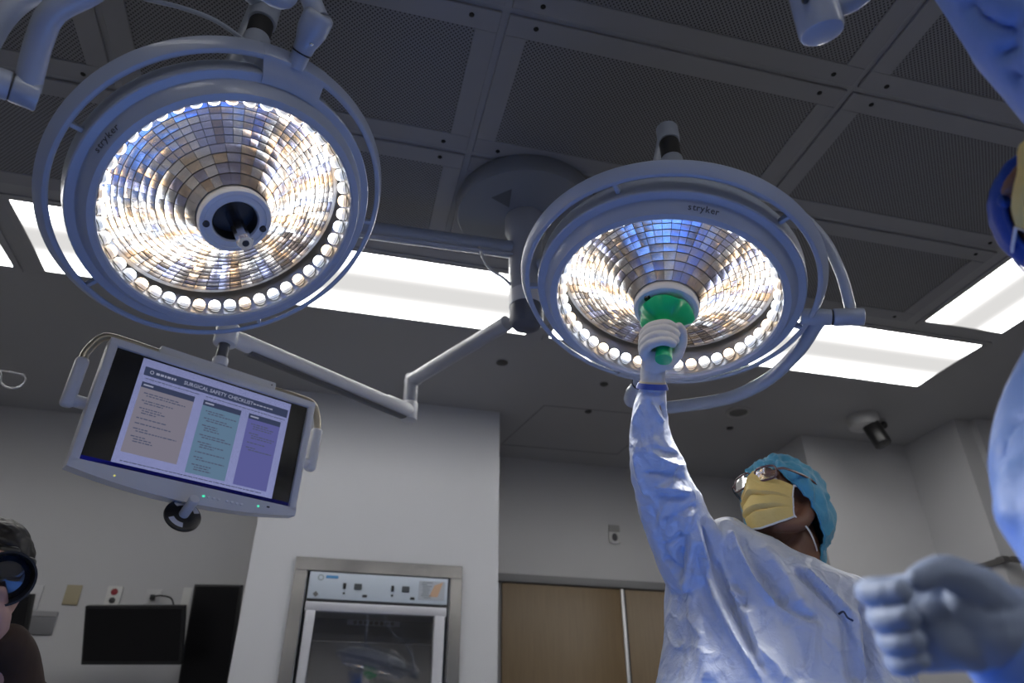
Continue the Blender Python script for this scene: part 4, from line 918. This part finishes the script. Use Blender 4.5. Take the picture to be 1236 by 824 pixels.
# gloved right hand closed on the green grip (built about the grip axis)
hb_ = MB()
def gpt(deg, r, z): a = math.radians(deg); return (r*math.cos(a), r*math.sin(a), z)
for z, r_, tipd, f in ((-.098, .0108, 318, 1.0), (-.1165, .0112, 322, 1.0), (-.135, .0108, 316, 1.0), (-.151, .0096, 302, .95)):
    chain(hb_, [gpt(118, .046*f, z-.004), gpt(158, .048*f, z-.002), gpt(196, .040*f, z), gpt(236, .0335*f, z+.002), gpt(276, .030, z+.003), gpt(tipd, .0295, z+.003)], [r_*1.25, r_*1.2, r_*1.08, r_, r_*.97, r_*.88], 12)
hb_.ell((-.016, .036, -.128), (.034, .020, .044)); hb_.ell((.008, .036, -.140), (.022, .018, .034))
chain(hb_, [(.016, .040, -.150), (.034, .030, -.125), (.041, .010, -.104), (.036, -.010, -.094), (.028, -.022, -.090)], [.017, .0145, .0125, .0115, .0098], 12)
wl = toL(MiR, [pixh(789, 436, 1.50), pixh(788, 452, 1.508), pixh(787.5, 466, 1.517)])
chain(hb_, [(-.014, .038, -.150), *wl], [.032, .0285, .028, .0285], 18)
hm = RM(hb_, .0022, 5)
hm.P = hm.P+hm.N*((vnoise(hm.P, 60, 3)*.0008+(1-np.abs(vnoise(hm.P*np.array([.5, .5, 1.3]), 70, 6)))*.0012)[:, None]); hm.push()
hm.P = np.array([np.array(MR @ V(p)) for p in hm.P]); hm.build('glove', GLOVE, sg, SO)
c1, c2 = pixh(787.5, 463, 1.514), pixh(787.3, 467, 1.518); dv = nrm(c2-c1)
MB().tube([c1-dv*.005, c1-dv*.001], [.0300, .0315], 28).build('glove_cuff', mat('cuff_cream', (.62, .52, .36), .6), sg, origin=SO)
MB().tube([c1-dv*.001, c1+dv*.004, c1+dv*.012], [.0330, .0350, .0372], 28).build('sleeve_band', mat('band_blue', (.03, .07, .35), .6), sg, origin=SO)

SCRUB = mat('scrub_blue', (.06, .11, .22), .8)
legs(sg, SO, pixh(945, 1100, 1.82), .75, (-.5, -.8), SCRUB)
# ---- second gowned person at the right edge
P2 = np.array([1.08, .60, 0.0])
p2 = thing('person', 'person in blue gown at the right edge with one gloved hand in front', 'person', P2)
g = MB()
tor = [(.55, .27, .22), (.8, .26, .20), (1.05, .25, .18), (1.25, .25, .17), (1.38, .23, .15), (1.45, .15, .11)]
loft(g, [((1.08, .60, z), (0, a, 0), (b_, 0, 0)) for z, a, b_ in tor])
ra = [np.array((1.06, .78, 1.40)), pix(1362, 410, 1.06), pix(1333, 500, .98), pix(1329, 560, .94), pix(1345, 635, .88), pix(1385, 735, .84)]
chain(g, ra, [.085, .078, .090, .088, .080, .066], 20)
fa = [pix(1385, 735, .84), pix(1330, 782, .80), pix(1275, 796, .755), pix(1250, 794, .735)]
chain(g, fa, [.066, .056, .046, .042], 18)
la = [np.array((1.06, .42, 1.38)), pix(1425, 240, 1.06), pix(1352, 118, 1.08), pix(1295, 62, 1.12), pix(1257, 14, 1.15), pix(1203, -46, 1.20), pix(1133, -112, 1.28)]
chain(g, la, [.09, .085, .080, .078, .076, .070, .060], 20)
gm = RM(g, .008, 6)
gm.creases([([(1236, 52), (1218, 60), (1208, 66)], .010, -.010), ([(1170, 0), (1200, 18), (1236, 40)], .012, -.008), ([(1190, 0), (1225, 20)], .010, .006), ([(1220, 85), (1236, 96)], .008, -.006), ([(1236, 500), (1222, 530), (1215, 560)], .010, -.006), ([(1236, 560), (1226, 600), (1236, 640)], .010, .006)], 1.0)
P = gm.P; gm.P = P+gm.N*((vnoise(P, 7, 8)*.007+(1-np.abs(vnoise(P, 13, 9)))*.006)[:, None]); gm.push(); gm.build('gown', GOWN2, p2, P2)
h2c = pix(1318, 258, 1.13)
HM2 = head_frame(h2c, 6, 16, -26)
bd = MB(); head_shapes(bd, HM2)
chain(bd, [np.array(HM2 @ Vector((0, -.03, -.06))), np.array(HM2 @ Vector((0, -.04, -.13))), np.array((1.06, .60, 1.40)), np.array((1.08, .60, 1.2))], [.055, .055, .07, .08], 16)
loft(bd, [((1.08, .60, z), (0, a*.7, 0), (b_*.65, 0, 0)) for z, a, b_ in tor[:-1]])
chain(bd, [np.array((1.08, .70, 1.30))]+ra[1:], [.05, .045, .045, .04, .036, .03], 12); chain(bd, [np.array((1.08, .5, 1.30))]+la[1:], [.05, .045, .04, .038, .035, .03, .028], 12)
chain(bd, fa, [.034, .032, .028, .026], 12)
RM(bd, .006, 3).build('body', SKIN, p2, P2); add_eyes(HM2, p2, P2)
cap_mesh(HM2, 66, 116, 128, .96, .10, 21, .002).build('scrub_cap', CAPN, p2, origin=P2, ang=80)
mask_parts(HM2, p2, P2, 4)
MB().ell(pix(1212, 243, 1.10), (.008, .007, .009)).build('cap_knot', CAPN, p2, origin=P2)
# the open-curled gloved hand
hb_ = MB()
F = [((1128, 717, .700), (1080, 711, .712), (1050, 713, .690), (1056, 716, .655), (1086, 713, .640)),
     ((1120, 740, .695), (1084, 735, .712), (1063, 742, .690), (1068, 749, .652), (1095, 745, .638)),
     ((1118, 764, .692), (1092, 764, .708), (1074, 770, .688), (1080, 777, .652), (1104, 773, .640)),
     ((1126, 788, .692), (1100, 790, .704), (1082, 796, .686), (1088, 802, .656), (1110, 797, .645))]
for q, fr_ in enumerate(F):
    r0 = (.0096, .0096, .0091, .0084)[q]
    chain(hb_, [pix(1215, 742+q*9, .715)]+[pix(*t) for t in fr_], [.020, r0*1.6, r0*1.2, r0*1.1, r0*1.02, r0*.88], 12)
chain(hb_, [pix(1212, 742, .712), pix(1184, 712, .690), pix(1158, 696, .676), pix(1132, 691, .666), pix(1109, 698, .658)], [.020, .0175, .0140, .0122, .0098], 12)
hb_.ell(pix(1160, 757, .700), (.036, .018, .032)); hb_.ell(pix(1160, 778, .698), (.03, .016, .018)); hb_.ell(pix(1180, 735, .698), (.028, .018, .024))
chain(hb_, [pix(1190, 755, .71), pix(1236, 758, .73), pix(1275, 775, .76)], [.033, .029, .031], 16)
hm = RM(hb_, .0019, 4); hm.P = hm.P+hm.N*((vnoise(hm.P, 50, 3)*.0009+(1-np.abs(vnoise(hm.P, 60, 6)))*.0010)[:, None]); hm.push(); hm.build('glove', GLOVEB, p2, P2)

legs(p2, P2, (1.08, .60), .65, (-1, 0), SCRUB)
# ---- photographer at the left edge
P3 = np.array([-.86, 1.86, 0.0])
p3_ = thing('person', 'person in a brown sweater at the left edge holding a black camera to the face', 'person', P3)
h3 = pix(-22, 694, 2.05); HM3 = head_frame(h3, 4, -4)
bd = MB(); head_shapes(bd, HM3); chain(bd, [np.array(HM3 @ Vector((0, -.03, -.06))), h3-(0.02, -.03, .16), h3-(0.03, -.05, .4)], [.055, .056, .10], 16)
elb = pix(22, 850, 1.98); wr = pix(-6, 776, 1.88); 
chain(bd, [h3+(.06, .04, -.33), elb+(0, .02, -.05), wr, pix(-7, 745, 1.86), pix(-9, 728, 1.86)], [.04, .034, .026, .03, .026], 14)
for q in range(4): chain(bd, [pix(0-q*5, 738, 1.86), pix(4-q*6, 722, 1.85), pix(2-q*6, 712, 1.83)], [.011, .0095, .009], 10)
chain(bd, [pix(-8, 745, 1.86), pix(-14, 728, 1.84)], [.013, .011], 10)
RM(bd, .005, 3).build('body', SKINL, p3_, P3)
hr = cap_mesh(HM3, 74, 112, 140, .98, .05, 31, .004); hr.build('hair', HAIR, p3_, origin=P3, ang=80)
g = MB(); tx = h3[0]-.03; ty = h3[1]+.06
loft(g, [((tx, ty, z), (.25*k, 0, 0), (0, .15*k, 0)) for z, k in ((.35, .9), (.7, 1), (h3[2]-.35, 1), (h3[2]-.22, .8), (h3[2]-.15, .35))])
chain(g, [np.array((tx+.17, ty, h3[2]-.27)), elb+(.0, .01, -.02), pix(14, 800, 1.93), pix(8, 778, 1.89)], [.075, .062, .052, .046], 18)
gm = RM(g, .008, 5); P = gm.P; gm.P = P+gm.N*((vnoise(P, 10, 4)*.004)[:, None]); gm.push(); gm.build('sweater', BROWNK, p3_, P3)
legs(p3_, P3, (tx, ty), .45, (.4, -.9), mat('trousers_dark', (.02, .02, .025), .8))
# camera held by the photographer
l0 = pix(7, 698, 1.84); ax = nrm(CAM+np.array([.05, 0, -.1])-l0)
QM = V(ax).to_track_quat('Z', 'Y').to_matrix().to_4x4(); QM.translation = V(l0)
hcam = thing('hand_camera', 'black hand-held camera with a large lens hood in front of the face', 'camera', mtx=QM)
MB().lathe([(.040, -.13), (.042, -.06), (.045, -.055), (.046, -.02), (.053, .0), (.054, .004), (.050, .004), (.044, -.03)], 40).build('lens_barrel', BLACKP, hcam)
MB().lathe([(.044, -.028), (.03, -.022), (0, -.020)], 32).build('front_element', mat('front_glass', (.01, .012, .02), .06, coat=1), hcam)
MB().bevbox((0, 0, -.155), (.10, .085, .06), .012, seg=3).build('camera_body', BLACKP, hcam)
MB().bevbox((-.01, .045, -.15), (.045, .03, .05), .01, seg=3).build('viewfinder_hump', BLACKP, hcam)

# ---- unseen draped table added below the lamps (its cloth returns the lamps' light as blue)
ot = thing('added_operating_table', 'operating table under a blue sterile drape, added unseen below the lamps to bounce blue light', 'table', (-.17, 1.00, 0))
nx, ny = 60, 40; vs = []
for j in range(ny+1):
    for i in range(nx+1):
        x = -1.15+2.3*i/nx; y = -.62+1.24*j/ny; ox = max(0, abs(x)-.90); oy = max(0, abs(y)-.36); o_ = math.hypot(ox, oy)
        vs.append((np.sign(x)*min(abs(x), .90+.04*min(1, o_*8)), np.sign(y)*min(abs(y), .36+.04*min(1, o_*8))+.012*math.sin(x*19)*min(1, o_*5), .80-o_*1.6+.006*math.sin(x*7+y*5)*math.cos(y*9)))
MB().add(vs, [(j*(nx+1)+i, j*(nx+1)+i+1, (j+1)*(nx+1)+i+1, (j+1)*(nx+1)+i) for j in range(ny) for i in range(nx)]).build('drape', mat('drape_blue', (0.06, 0.19, 0.66), 0.7), ot)
MB().bevbox((0, 0, .74), (1.78, .70, .08), .02).build('table_top', mat('table_dark', (.05, .05, .055), .5), ot)
MB().cyl((0, 0, 0.06), (0, 0, .70), .13, 24, bev=.01).build('pedestal', STEEL, ot); MB().bevbox((0, 0, .035), (.9, .5, .07), .015).build('base', STEEL, ot)
